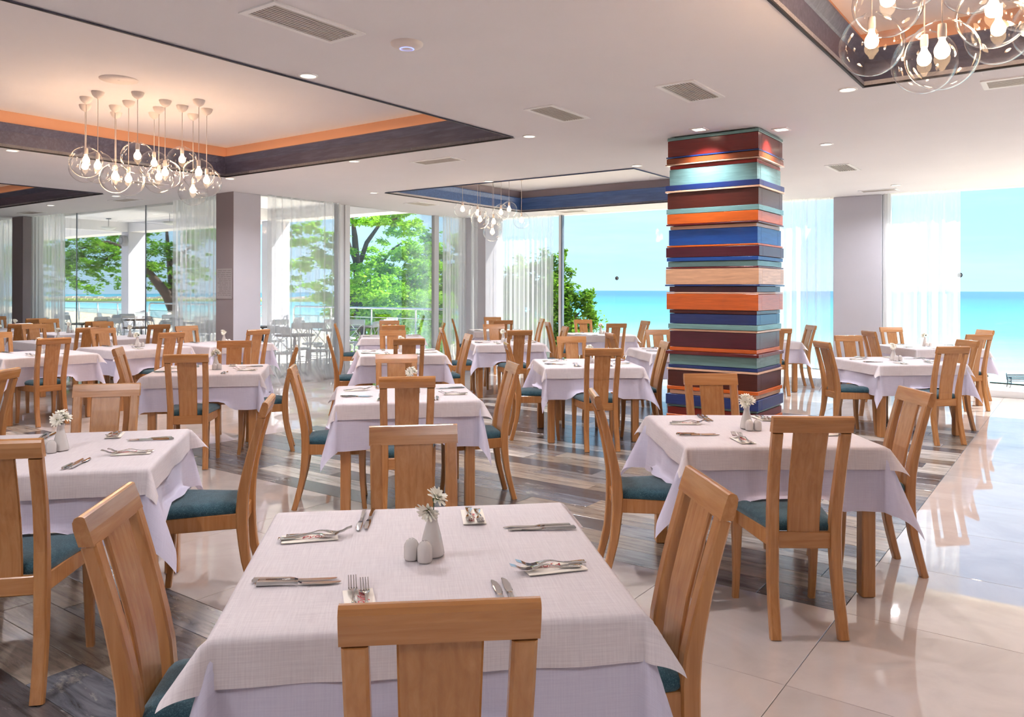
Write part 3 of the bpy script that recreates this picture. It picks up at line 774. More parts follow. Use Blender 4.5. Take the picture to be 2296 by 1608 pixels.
DL = [(690, 169, 'downlight beside the long edge of the left recess'), (1186, 305, 'downlight at the right tip of the left recess'),
      (793, 361, 'downlight below the far fascia of the left recess'), (515, 400, 'downlight at the inner corner of the left recess'),
      (1095, 406, 'downlight at the near edge of the blue recess'), (838, 432, 'downlight left of the blue recess point'),
      (1427, 371, 'downlight at the blue recess corner left of the striped column'), (1900, 200, 'downlight just below the corner of the top right recess'),
      (1852, 323, 'downlight right of the striped column top'), (2008, 415, 'downlight by the window above the wide grey pillar'),
      (113, 460, 'downlight under the far left recess'), (259, 439, 'downlight behind the left globe cluster'), (26, 337, 'downlight at the left edge under the left recess')]
for px, py, lb in DL:
    x, y = ceil_at(px, py); downlight(x, y, lb)
downlight(*R(6.86, 2.86)[:2], 'square downlight over the left face of the striped column', True, 9.0, 110)
downlight(*R(7.3, 2.25)[:2], 'square downlight over the right face of the striped column', True, 6.0, 110)
# extra downlights added out of view to brighten the room
added_spots = [(0.1, 2.8), (2.9, 2.6), (0.1, -1.0), (0.1, -4.4), (3.2, -4.4), (6.9, -0.8), (6.9, -3.6), (9.9, 0.3), (9.9, -2.6), (-1.6, 1.5), (-1.6, 5.0), (-1.6, 8.6), (0.1, 10.6), (3.2, 10.7), (-1.6, 12.5), (12.4, -0.5), (12.4, -4.0)]
BS = ['over the foremost table', 'by the large top vent', 'behind the top right recess', 'in the far right aisle', 'beyond the top right recess', 'right of the right edge vent', 'farther right of the edge vent', 'over the right walkway', 'over the far right walkway',
      'at the back wall right', 'at the back wall centre', 'at the back wall left', 'left of the left recess', 'before the far left recess', 'at the back left corner', 'by the right window', 'by the far right window']
for k, (u, v) in enumerate(added_spots):
    downlight(*R(u, v)[:2], 'added unseen downlight, ' + BS[k], False)

# smoke detector / access point and ceiling speaker
x, y = ceil_at(911, 97)
ap = empty('ceiling_access_point', (x, y, HC)); tag(ap, 'round white ceiling device with a blue ring', 'device')
obj('dome', MB().lathe([(0.098, 0.0), (0.096, -0.012), (0.08, -0.024), (0.05, -0.033), (0.0001, -0.036)], 28, cap=False).mesh('dome', M_CUP), ap)
obj('status_ring', MB().lathe([(0.044, -0.0352), (0.038, -0.0372)], 28, cap=False).mesh('status_ring', M_BLUE_LED), ap)
x, y = ceil_at(265, 178, ZU)
sp = empty('ceiling_speaker', (x, y, ZU)); tag(sp, 'flat round speaker grille in the left ceiling recess', 'speaker')
obj('grille', MB().lathe([(0.16, 0.0), (0.158, -0.006), (0.0001, -0.008)], 36, cap=False).mesh('grille', M_CUP), sp)
obj('badge', MB().lathe([(0.012, -0.0078), (0.0001, -0.0095)], 12, cap=False).mesh('badge', M_SLAT), sp)

# ------------------------------------------------------------------ globe pendants
cup_me = MB().lathe([(0.058, 0.0), (0.056, -0.012), (0.047, -0.036), (0.03, -0.055), (0.012, -0.062), (0.004, -0.07)], 16).mesh('ceiling_cup', M_CUP)
globe_cache = {}
def globe_mesh(r):
    k = round(r, 3)
    if k not in globe_cache:
        prof = []; n = 18
        a0 = math.asin(0.035 / k)
        for i in range(n + 1):
            a = a0 + (pi - a0) * i / n; prof.append((max(k * sin(a), 0.0001), k * cos(a)))
        prof = [(0.024, prof[0][1] + 0.012), (0.036, prof[0][1] + 0.006)] + prof
        globe_cache[k] = MB().lathe(prof, 28, cap=False).mesh('glass_globe', M_GLOBE)
    return globe_cache[k]
sock_me = MB().lathe([(0.004, 0.045), (0.017, 0.04), (0.019, 0.0), (0.017, -0.02)], 12).mesh('lamp_socket', M_CUP)
bulb_me = MB().lathe([(0.012, 0.0), (0.015, -0.018), (0.029, -0.042), (0.033, -0.060), (0.029, -0.079), (0.016, -0.091), (0.0001, -0.095)], 14, cap=False).mesh('bulb', M_BULB)
bulb_light = bpy.data.lights.new('bulb_lamp', 'POINT'); bulb_light.energy = BULB_W; bulb_light.color = WARM; bulb_light.shadow_soft_size = 0.032
bulb_light_c = bpy.data.lights.new('bulb_lamp_dim', 'POINT'); bulb_light_c.energy = BULB_W * 0.45; bulb_light_c.color = WARM; bulb_light_c.shadow_soft_size = 0.032
cord_cache = {}
def pendant(x, y, zc, r, label, grp, light, ztop=ZU):
    t = empty('globe_pendant', (x, y, ztop)); tag(t, label, 'pendant lamp', grp)
    obj('ceiling_cup', cup_me, t)
    g = zc - ztop
    obj('glass_globe', globe_mesh(r), t, (0, 0, g))
    top = g + r
    sk_ = obj('lamp_socket', sock_me, t, (0, 0, top - 0.055))
    obj('bulb', bulb_me, sk_, (0, 0, -0.018))
    k = round(top - 0.01, 2)
    if k not in cord_cache: cord_cache[k] = MB().tube([(0, 0, -0.06), (0, 0, k)], 0.0032, 6).mesh('cord', M_CORD)
    obj('cord', cord_cache[k], t)
    lo = bpy.data.objects.new('bulb_lamp', light); COL.objects.link(lo); lo.parent = t; lo.location = (0, 0, top - 0.185)
    return t
A_CUPS = [(552, 635, 1045), (545, 685, 1082), (627, 600, 1080), (738, 690, 1148), (745, 733, 1150), (825, 660, 1164), (883, 603, 1016), (990, 735, 1062), (1020, 700, 1150),
          (1060, 655, 1122), (1170, 690, 1038), (1240, 745, 1233), (1277, 653, 1120), (1328, 710, 1172)]
lst = []
for cx_, cy_, sy_ in A_CUPS:
    px, py, spy = cx_ / 2.87, cy_ / 2.87 - 3, sy_ / 2.87
    x, y = ceil_at(px, py, ZU)
    zc = EYE + (649 - spy) / FPX * y
    lst.append((px, x, y, zc))
for k, (px, x, y, zc) in enumerate(sorted(lst)):
    pendant(x, y, zc, 0.15, 'clear globe pendant, %s of the cluster in the left recess' % ORD[k], 'globe pendants in the left recess', bulb_light)
C_GL = [(823, 1350, 12.4), (920, 1375, 12.2), (935, 1415, 11.8), (1023, 1430, 12.3), (1015, 1495, 11.7), (1070, 1370, 12.5), (1122, 1350, 12.9), (1202, 1420, 13.0)]
for k, (cx_, cy_, y) in enumerate(sorted(C_GL)):
    px, py = 750 + cx_ / 2.87, cy_ / 2.87
    x = (px - 1148) / FPX * y; zc = EYE + (651 - py) / FPX * y
    pendant(x, y, zc, 0.135, 'clear globe pendant, %s of the group in the blue recess' % ORD[k], 'globe pendants in the blue recess', bulb_light_c)
B_GL = [(1989, 7, 150), (1953, 101, 138), (2071, 140, 137), (2111, 123, 154), (2225, 30, 152), (2237, 72, 140), (2300, -4, 142), (2040, -95, 140), (2180, -120, 138), (2345, 60, 140)]
bl = []
for px, py, d in B_GL:
    y = 0.30 * FPX / d; bl.append((px, (px - 1148) / FPX * y, y, EYE + (653 - py) / FPX * y))
for k, (px, x, y, zc) in enumerate(sorted(bl)):
    pendant(x, y, min(zc, ZU - .35), 0.15, 'large clear globe pendant, %s of the cluster at top right' % ORD[k], 'globe pendants in the top right recess', bulb_light)

# ------------------------------------------------------------------ chairs
YZ = [(0.0, 0.030), (0.10, 0.058), (0.22, 0.086), (0.34, 0.102), (0.44, 0.106), (0.54, 0.099), (0.66, 0.078), (0.78, 0.048), (0.88, 0.020), (0.965, -0.004)]
def yback(z):
    for (z0, y0), (z1, y1) in zip(YZ[:-1], YZ[1:]):
        if z <= z1: return y0 + (y1 - y0) * (z - z0) / (z1 - z0)
    return YZ[-1][1]
def hx(z): return 0.146 - 0.010 * math.exp(-((z - 0.42) / 0.25) ** 2) + (0.006 if z > .9 else 0)
CH = {}
def build_chair_meshes():
    for s in (-1, 1):
        path = []
        for z in [0, .06, .14, .22, .30, .38, .46, .54, .62, .70, .78, .86, .895]:
            d = 0.036 + 0.018 * math.exp(-((z - 0.44) / 0.2) ** 2)
            path.append((s * hx(z), yback(z), z, 0.046, d))
        CH['rear%d' % s] = MB().sweep(path, 0, 0.006).mesh('rear_leg', M_BEECH)
        fl = []
        for z, yy, w in [(0, .505, .030), (.08, .495, .032), (.18, .488, .036), (.28, .486, .041), (.36, .486, .046), (.44, .486, .046)]:
            fl.append((s * 0.186, yy, z, w, w))
        CH['front%d' % s] = MB().sweep(fl, 0, 0.005).mesh('front_leg', M_BEECH)
        M = Matrix.Translation((s * 0.161, 0.292, 0)) @ Matrix.Rotation(-s * 0.125, 4, 'Z')
        CH['side%d' % s] = MB().cbox(-.011, .011, -.185, .185, .372, .443, 0.004, M=M).mesh('seat_rail', M_BEECH)
    CH['front_rail'] = MB().cbox(-.165, .165, .476, .498, .372, .443, 0.004).mesh('seat_rail', M_BEECH_H)
    CH['back_rail'] = MB().cbox(-.12, .12, .094, .118, .372, .443, 0.004).mesh('seat_rail', M_BEECH_H)
    # top rail with rounded crest
    prof = []
    y0 = yback(.893); y1 = yback(.965)
    for (dy, z) in [(-.018, .896), (-.019, .935), (-.016, .953), (-.009, .963), (.0, .967), (.009, .967), (.014, .964), (.0165, .93), (.017, .896)]:
        prof.append((yback(z) + dy, z))
    n = len(prof); mb = MB(); v = []
    for x in (-.1725, .1725):
        v += [(x, y, z) for y, z in prof]
    f = [(k, (k + 1) % n, n + (k + 1) % n, n + k) for k in range(n)] + [tuple(range(n - 1, -1, -1)), tuple(range(n, 2 * n))]
    mb.add(v, f); CH['top_rail'] = mb.mesh('top_rail', M_BEECH_H)
    path = [(0, yback(z) + 0.004, z, 0.140 + 0.012 * (z - .44) / .46, 0.014) for z in [.43, .50, .58, .66, .74, .82, .90]]
    CH['slat'] = MB().sweep(path, 0, 0.004).mesh('back_slat', M_BEECH)
    # cushion
    mb = MB(); v = []; f = []; nx, ny = 10, 10
    rings = []
    def outline(inset):
        pts = []
        y0_, y1_ = .118 + inset, .504 - inset; w0, w1 = .150 - inset, .205 - inset
        rr_ = .035
        cs = [(w1, y1_, 0), (-w1, y1_, 90), (-w0, y0_, 180), (w0, y0_, 270)]
        for cx2, cy2, a0 in cs:
            ox = cx2 - math.copysign(rr_, cx2); oy = cy2 - (rr_ if a0 < 180 else -rr_)
            for k in range(5):
                a = radians(a0 + k * 22.5); pts.append((ox + rr_ * cos(a), oy + rr_ * sin(a)))
        return pts
    zs = [(0.004, .443), (-.002, .455), (0.0, .472), (0.012, .485), (0.04, .494), (0.09, .499)]
    for ins, z in zs:
        rings.append([(x, y, z) for x, y in outline(ins)])
    m_ = len(rings[0]); v = sum(rings, [])
    for i in range(len(rings) - 1):
        for k in range(m_): f.append((i * m_ + k, i * m_ + (k + 1) % m_, (i + 1) * m_ + (k + 1) % m_, (i + 1) * m_ + k))
    v.append((0, .31, .501)); c_ = len(v) - 1; l_ = (len(rings) - 1) * m_
    for k in range(m_): f.append((l_ + k, l_ + (k + 1) % m_, c_))
    mb.add(v, f, 0, True); CH['cushion'] = mb.mesh('seat_cushion', M_TEAL)
build_chair_meshes()
def chair(x, y, yaw, label, group):
    c = empty('dining_chair', (x, y, 0), yaw); tag(c, label, 'chair', group)
    for k in ('rear-1', 'rear1', 'front-1', 'front1'): obj('leg', CH[k], c)
    for k in ('side-1', 'side1', 'front_rail', 'back_rail'): obj('seat_rail', CH[k], c)
    obj('top_rail', CH['top_rail'], c); obj('back_slat', CH['slat'], c)
    q = obj('seat_cushion', CH['cushion'], c); q['label'] = 'teal speckled upholstered seat'
    return c

# ------------------------------------------------------------------ tables and cloths
TA = 0.465
ZT = 0.735
def smooth(a, b_, x):
    t = max(0.0, min(1.0, (x - a) / (b_ - a))); return t * t * (3 - 2 * t)
def cloth_mesh(name, a, drop, k, zt, seed, mat, seat_sides, wave, crease):
    rr_ = random.Random(seed)
    nd = 13
    core = [a * (-1 + 2 * i / 20) for i in range(21)]
    outs = [a + drop * ((i / nd) ** 0.85) for i in range(1, nd + 1)]
    ss = [-o for o in reversed(outs)] + core + outs
    n = len(ss); v = []; uv = []
    ph = [[rr_.uniform(0, 6.28) for _ in range(4)] for _ in range(4)]
    fr = [rr_.uniform(9, 14) for _ in range(4)]
    kc = [k * rr_.uniform(.75, 1.25) for _ in range(4)]
    skew = [rr_.uniform(-.35, .35) for _ in range(4)]
    r0 = 0.012
    def hang(p):
        if p <= 0: return 0.0, 0.0
        if p < r0 * pi / 2:
            t = p / r0; return r0 * sin(t), r0 * (1 - cos(t))
        return r0 + (p - r0 * pi / 2) * 0.05, r0 + (p - r0 * pi / 2)
    for j in range(n):
        for i in range(n):
            s_, t_ = ss[i], ss[j]
            p, q = max(abs(s_) - a, 0), max(abs(t_) - a, 0)
            sx_, sy_ = (1 if s_ > 0 else -1), (1 if t_ > 0 else -1)
            if p == 0 and q == 0:
                z = zt + 0.0016 * mnoise.noise(Vector((s_ * 5 + seed, t_ * 5, seed * 1.7)))
                for cpos in crease:
                    z += 0.0016 * math.exp(-((s_ - cpos) / .006) ** 2)
                    z += 0.0012 * math.exp(-((t_ - cpos * .9) / .006) ** 2)
                x, y = s_, t_
            elif p == 0 or q == 0:
                if q == 0: side = 1 if s_ > 0 else 3; d, al = p, t_
                else: side = 2 if t_ > 0 else 0; d, al = q, s_
                o_, dz = hang(d)
                P = ph[side]; rel = d / drop
                win = 1 - smooth(.8, 1.0, abs(al) / a) * .6
                o_ += wave * rel ** 1.3 * win * (sin(fr[side] * al + P[0]) + .6 * sin(fr[side] * 1.9 * al + P[1]))
                z = zt - dz
                if side in seat_sides:
                    zs = 0.512; wgt = 1 - smooth(.16, .27, abs(al))
                    if z < zs:
                        ex = zs - z; z += ex * wgt; o_ += ex * wgt * .55
                if side == 1: x, y = a + o_, al
                elif side == 3: x, y = -a - o_, al
                elif side == 2: x, y = al, a + o_
                else: x, y = al, -a - o_
            else:
                ci_ = (0 if sx_ > 0 else 1) + (0 if sy_ > 0 else 2)
                r = hypot(p, q); an = atan2(q, p)
                o_, dz = hang(r)
                kk = kc[ci_]; sn = sin(2 * an) ** 0.6 if sin(2 * an) > 1e-6 else 0
                bl_ = kk * r * sn
                sk = skew[ci_] * sn * r * .5
                dd = pi / 4 + (an - pi / 4) * .85
                x = sx_ * (a + o_ * cos(an) + bl_ * cos(dd) + sk * .7071)
                y = sy_ * (a + o_ * sin(an) + bl_ * sin(dd) - sk * .7071)
                z = zt - dz * sqrt(max(0.05, 1 - (kk * sn) ** 2))
            v.append((x, y, z)); uv.append((s_, t_))
    f = [(j * n + i, j * n + i + 1, (j + 1) * n + i + 1, (j + 1) * n + i) for j in range(n - 1) for i in range(n - 1)]
    mb = MB().add(v, f, 0, True); mb.uv = uv
    return mb.mesh(name, mat)
CLOTHS = {}
def cloths(var, sides):
    key = (var, sides)
    if key not in CLOTHS:
        CLOTHS[key] = (cloth_mesh('under_cloth', TA + .006, 0.315, 0.34, ZT + .004, 10 + var, M_CLOTH_UND, sides, 0.016, ()),
                       cloth_mesh('overlay_cloth', TA + .018, 0.115, 0.52, ZT + .011, 40 + var, M_CLOTH_TOP, (), 0.004, (-.155, .16) if var != 0 else (.02,)))
    return CLOTHS[key]
TB = {}
TB['top'] = MB().cbox(-TA, TA, -TA, TA, ZT - .028, ZT, 0.004).mesh('table_top', M_BEECH_TBL)
ap_ = MB(); w_ = TA - .045
ap_.box(-w_, w_, -w_ - .011, -w_ + .011, ZT - .11, ZT - .028); ap_.box(-w_, w_, w_ - .011, w_ + .011, ZT - .11, ZT - .028)
ap_.box(-w_ - .011, -w_ + .011, -w_, w_, ZT - .11, ZT - .028); ap_.box(w_ - .011, w_ + .011, -w_, w_, ZT - .11, ZT - .028)
TB['apron'] = ap_.mesh('apron', M_BEECH_TBL)
TB['leg'] = MB().cbox(-.034, .034, -.034, .034, 0, ZT - .028, 0.006).mesh('leg', M_BEECH)

# ---- tableware meshes (local: lying along +y, tip at +y)
def fork_mesh():
    mb = MB(); pts = []
    L_ = 0.195
    def zc(y):   # side profile
        t = (y + L_ / 2) / L_
        return 0.004 + 0.010 * math.exp(-((t - .52) / .16) ** 2) + 0.016 * smooth(.78, 1.0, t)
    st = []
    for i in range(15):
        t = i / 14 * 0.70; y = -L_ / 2 + t * L_
        w = 0.017 * (1 - smooth(0.0, .45, t)) + 0.0052 if t < .5 else 0.0056 + 0.019 * smooth(.5, .70, t)
        st.append((y, w, zc(y)))
    v = []; f = []
    for y, w, z in st:
        v += [(-w / 2, y, z), (w / 2, y, z), (w / 2, y, z - .0022), (-w / 2, y, z - .0022)]
    for i in range(len(st) - 1):
        for k in range(4): f.append((i * 4 + k, i * 4 + (k + 1) % 4, i * 4 + 4 + (k + 1) % 4, i * 4 + 4 + k))
    f.append((3, 2, 1, 0)); l_ = (len(st) - 1) * 4; f.append((l_, l_ + 1, l_ + 2, l_ + 3))
    mb.add(v, f, 0, True)
    for k in range(4):
        xc = (k - 1.5) * 0.0062; v = []; f = []
        for i in range(5):
            t = .70 + .30 * i / 4; y = -L_ / 2 + t * L_; w = 0.0042 * (1 - .45 * i / 4); z = zc(y)
            v += [(xc - w / 2, y, z), (xc + w / 2, y, z), (xc + w / 2, y, z - .002), (xc - w / 2, y, z - .002)]
        for i in range(4):
            for q in range(4): f.append((i * 4 + q, i * 4 + (q + 1) % 4, i * 4 + 4 + (q + 1) % 4, i * 4 + 4 + q))
        f.append((16, 17, 18, 19)); f.append((3, 2, 1, 0)); mb.add(v, f)
    return mb.mesh('fork', M_STEEL)
def knife_mesh():
    mb = MB(); L_ = 0.215; v = []; f = []; st = []
    for t, w, h, ox in [(0, .008, .005, 0), (.02, .014, .0085, 0), (.10, .0145, .0085, 0), (.45, .0115, .007, 0), (.50, .009, .005, 0), (.54, .014, .0022, .001), (.62, .0185, .0016, .002),
                        (.80, .019, .0014, .002), (.92, .015, .0012, .0005), (.98, .008, .0011, -.003), (1.0, .002, .001, -.005)]:
        st.append((-L_ / 2 + t * L_, w, h, ox))
    for y, w, h, ox in st:
        v += [(ox - w / 2, y, .0012), (ox + w / 2, y, .0012), (ox + w / 2 * .8, y, .0012 + h), (ox - w / 2 * .8, y, .0012 + h)]
    for i in range(len(st) - 1):
        for k in range(4): f.append((i * 4 + k, i * 4 + (k + 1) % 4, i * 4 + 4 + (k + 1) % 4, i * 4 + 4 + k))
    f.append((3, 2, 1, 0)); l_ = (len(st) - 1) * 4; f.append((l_, l_ + 1, l_ + 2, l_ + 3))
    return mb.add(v, f).mesh('knife', M_STEEL)
FORK, KNIFE = fork_mesh(), knife_mesh()
def napkin_mesh():
    mb = MB(); v = []; f = []; nx, ny = 6, 10
    for j in range(ny + 1):
        for i in range(nx + 1):
            x, y = (i / nx - .5) * .074, (j / ny - .5) * .165
            z = .0024 + .0010 * sin(x * 60 + y * 30) * sin(y * 40)
            v.append((x, y, z))
    b0 = len(v)
    for j in range(ny):
        for i in range(nx): f.append((j * (nx + 1) + i, j * (nx + 1) + i + 1, (j + 1) * (nx + 1) + i + 1, (j + 1) * (nx + 1) + i))
    mb.add(v, f, 0, True); mb.box(-.037, .037, -.0825, .0825, 0, .0012)
    return mb.mesh('napkin', M_NAPKIN)
NAPKIN = napkin_mesh()
def text_mesh(body, size):
    cu_ = bpy.data.curves.new('lettering', 'FONT'); cu_.body = body; cu_.size = size; cu_.align_x = 'CENTER'; cu_.align_y = 'CENTER'
    cu_.shear = 0.25; cu_.extrude = 0.0002; cu_.resolution_u = 3
    o = bpy.data.objects.new('lettering_src', cu_); COL.objects.link(o)
    dg = bpy.context.evaluated_depsgraph_get(); me = bpy.data.meshes.new_from_object(o.evaluated_get(dg))
    bpy.data.objects.remove(o); me.materials.clear(); me.materials.append(M_RED); me.name = 'printed_name'
    return me
TXT = text_mesh('Рубин', 0.030)
vase_me = MB().lathe([(0.0001, 0.0), (0.034, 0.0), (0.0355, 0.004), (0.033, 0.02), (0.026, 0.055), (0.0165, 0.09), (0.0145, 0.105), (0.017, 0.118), (0.019, 0.122), (0.0165, 0.121), (0.0125, 0.108), (0.0001, 0.09)], 22, cap=False).mesh('bud_vase', M_CERAMIC)
shk_me = MB().lathe([(0.0001, 0), (0.0195, 0.0), (0.0212, 0.004), (0.0212, 0.034), (0.0200, 0.042), (0.0150, 0.051), (0.008, 0.0565), (0.0001, 0.058)], 20, cap=False).mesh('shaker_body', M_CERAMIC)
hol = MB()
for k in range(5):
    a = k * 2 * pi / 5; hol.lathe([(0.0013, 0.0), (0.0001, 0.0006)], 6, cap=False, M=Matrix.Translation((.006 * cos(a), .006 * sin(a), .0572)))
hole_me = hol.mesh('pour_holes', M_BLACK)
def petals_mesh():
    mb = MB()
    for ring, (n_, ln, el) in enumerate([(14, .036, .15), (12, .031, .5), (9, .021, .95)]):
        for k in range(n_):
            a = 2 * pi * (k + .5 * ring) / n_ + random.uniform(-.08, .08); e0 = el + random.uniform(-.15, .15); l_ = ln * random.uniform(.88, 1.1)
            w = .0055
            v = [(0.004, -w * .5, 0), (0.004, w * .5, 0), (l_ * .6, w, l_ * .15), (l_ * .6, -w, l_ * .15), (l_, w * .45, l_ * .12), (l_, -w * .45, l_ * .12)]
            M = Matrix.Rotation(a, 4, 'Z') @ Matrix.Rotation(-e0, 4, 'Y')
            mb.add(v, [(0, 1, 2, 3), (3, 2, 4, 5)], 0, True, M)
    return mb.mesh('petals', M_PETAL)
PETALS = petals_mesh()
CENTRE = MB().lathe([(0.0085, 0.0), (0.0075, 0.004), (0.0001, 0.0075)], 12, cap=False).mesh('flower_centre', M_FCENTRE)
SEPAL = MB().lathe([(0.003, -0.014), (0.008, -0.008), (0.012, -0.001), (0.004, 0.0)], 10, cap=False).mesh('sepal', M_STEM)
stem_cache = {}

def orient(o, n):
    o.rotation_euler = Vector(n).to_track_quat('Z', 'Y').to_euler()
def tableware(tname, tx, ty, th, sides, level, side_words, var):
    Mt = Matrix.Translation((tx, ty, ZT + .0145)) @ Matrix.Rotation(th, 4, 'Z')
    rr_ = random.Random(100 + var)
    def put(name, me, x, y, a, label, cat, grp, z=0.0):
        p = Mt @ Vector((x, y, z)); o = obj(name, me, None, p, th + a); tag(o, label, cat, grp); return o
    # vase, flowers, shakers near the middle
    vx, vy = (0.012, -0.02) if var == 0 else (rr_.uniform(-.05, .05), rr_.uniform(-.02, .04))
    put('bud_vase', vase_me, vx, vy, 0, 'small grey white ceramic bud vase on %s' % tname, 'vase', 'bud vases')
    fl = [((.012, .004, .158), (.5, -.35, .75)), ((-.010, -.012, .128), (-.45, -.75, -.45))] if var == 0 else \
         [((.016, -.004, .150), (.45, -.5, .8)), ((-.016, -.012, .142), (-.6, -.75, .35)), ((-.002, .014, .162), (-.1, -.2, 1))]
    nm = ['right', 'left', 'upper']
    for k, (fp, fn) in enumerate(fl):
        p = Mt @ Vector((vx, vy, 0)); d = empty('daisy', p, th + (rr_.uniform(-.6, .6) if var else 0))
        tag(d, '%s white daisy in the vase on %s' % (nm[k], tname), 'flower', 'daisies in bud vases')
        key = tuple(fp)
        if key not in stem_cache:
            stem_cache[key] = MB().tube([(0, 0, .095), (fp[0] * .3, fp[1] * .3, .118), tuple(Vector(fp) - Vector(fn).normalized() * .012)], 0.0016, 6).mesh('stem', M_STEM)
        obj('stem', stem_cache[key], d)
        for nm_, me in (('petals', PETALS), ('flower_centre', CENTRE), ('sepal', SEPAL)):
            o = obj(nm_, me, d, fp); orient(o, fn)
    for k, (dx, dy) in enumerate([(-.058, -.030), (-.022, -.056)] if var in (0, 1) else [(-.005, -.062), (.040, -.062)]):
        s_ = put('shaker', shk_me, vx + dx, vy + dy, 0, '%s grey white ceramic shaker on %s' % (('left', 'right')[k], tname), 'shaker', 'salt and pepper shakers')
        s_.name = 'salt_shaker' if k else 'pepper_shaker'
        obj('pour_holes', hole_me, s_)
    if level == 0: return
    for sd in sides:
        A = {'B': 0, 'R': pi / 2, 'F': pi, 'L': -pi / 2}[sd]
        Rm = Matrix.Rotation(A, 4, 'Z'); sw = side_words[sd]
        def loc(x, y):
            q = Rm @ Vector((x, y, 0)); return q.x, q.y
        j = lambda s=.012: rr_.uniform(-s, s)
        jx, jy, ja = j(), j(), rr_.uniform(-.12, .12)
        x, y = loc(-.165 + jx, -.345 + jy)
        o = put('napkin', NAPKIN, x, y, A + ja + .05, 'folded cream paper napkin at %s of %s' % (sw, tname), 'napkin', 'paper napkins')
        if level >= 2:
            t_ = obj('printed_name', TXT, o, (0.008, 0.02, .0062)); t_.rotation_euler = (0, 0, pi / 2)
        for k, dx in enumerate((-.017, .014)):
            x, y = loc(-.165 + jx + dx, -.318 + jy - .02 * k)
            put('fork', FORK, x, y, A + ja + rr_.uniform(-.05, .05), '%s steel fork at %s of %s' % (('outer', 'inner')[k], sw, tname), 'fork', 'dinner forks', .0045)
        jx, jy, ja = j(), j(), rr_.uniform(-.10, .16)
        for k, dx in enumerate((.014, -.012)):
            x, y = loc(.178 + jx + dx, -.345 + jy - .012 * k)
            put('knife', KNIFE, x, y, A + ja + rr_.uniform(-.03, .03), '%s steel knife at %s of %s' % (('outer', 'inner')[k], sw, tname), 'knife', 'table knives')

SW_N = {'B': 'the near side', 'F': 'the far side', 'L': 'the left side', 'R': 'the right side'}
SW_S = {'B': 'the right end', 'F': 'the left end'}
# name, centre x, y, rotation, chairs {side: (px,py) of the crest rail}, level of tableware, label words
TABLES = [
 ('the foremost table', -.24, 2.264, 8.1, {'B': (990, 1350), 'R': (1582, 1078), 'L': (240, 1120), 'F': (928, 954)}, 2, 0),
 ('the left foreground table', -2.115, 3.70, 13, {'B': (-52, 1000), 'R': (603, 893), 'F': (234, 864)}, 2, 1),
 ('the table before the striped column', 1.32, 4.31, 1.0, {'B': (1832, 938), 'R': (2054, 874), 'L': (1334, 880), 'F': (1595, 839)}, 2, 2),
 ('the centre table', -.786, 5.81, 11.4, {'B': (914, 845), 'R': (1130, 815), 'L': (668, 827), 'F': (891, 797)}, 1, 3),
 ('the middle table on the left', -2.84, 7.45, 13, {'B': (415, 796), 'R': (640, 783), 'L': (272, 780), 'F': (530, 765)}, 1, 4),
 ('the table left of the column', .77, 8.25, 5, {'B': (1355, 782), 'R': None, 'L': (1138, 770), 'F': (1278, 753.5)}, 1, 5),
 ('the table right behind the centre', -1.36, 9.6, 13, {'B': (919, 760.5), 'R': (1057, 751), 'L': (735, 755), 'F': (880.5, 741)}, 1, 6),
 ('the table under the blue recess', -.1, 11.5, 10, {'B': (1166.6, 741), 'R': (1268, 732), 'L': (993, 737), 'F': (1106, 727)}, 1, 7),
 ('the table by the sliding door', -1.96, 12.9, 11, {'B': (884, 731), 'R': None, 'L': (752, 725), 'F': (873, 719)}, 1, 8),
 ('the table in the far corner', -.27, 14.9, 8, {'B': None, 'R': None, 'L': None, 'F': None}, 1, 9),
 ('the table beside the bush window', 1.5, 13.7, 12, {'B': (1382.6, 725.6), 'R': (1443, 719), 'L': (1222, 722), 'F': (1307, 717)}, 1, 10),
 ('the table half behind the column', 2.1, 10.05, 8, {'L': (1368, 747), 'F': (1475, 739.5)}, 1, 11),
 ('the table before the wide pillar', 4.16, 8.6, 7.5, {'B': (2141, 777.6), 'R': (2170, 763), 'L': (1843, 766), 'F': (1898, 752)}, 1, 12),
 ('the right sea window table', 5.69, 10.78, 5, {'B': (2196, 750), 'R': (2209, 740), 'L': (1950, 743), 'F': (1996, 734)}, 1, 13),
 ('the table right of the column', 3.75, 12.15, 5, {'B': (1749, 737), 'R': (1805, 728)}, 1, 14),
 ('the far left edge table', -5.56, 9.25, 50, {'B': (113, 757), 'F': (-12, 745)}, 1, 15),
]
for u, v, nm, lv in ((5.50, 10.06, 'the table before the pale pillar', 1), (5.50, 12.15, 'the second table along the lamps', 1), (5.46, 14.2, 'the third table along the lamps', 0),
                 (6.60, 9.82, 'the window table nearest the pillar', 1), (6.60, 12.25, 'the second window table', 0), (6.62, 14.2, 'the third window table', 0), (6.60, 16.35, 'the last window table at left', 0)):
    p = R(u, v)
    TABLES.append((nm, p.x, p.y, 54.1, {'B': None, 'F': None}, lv, len(TABLES)))
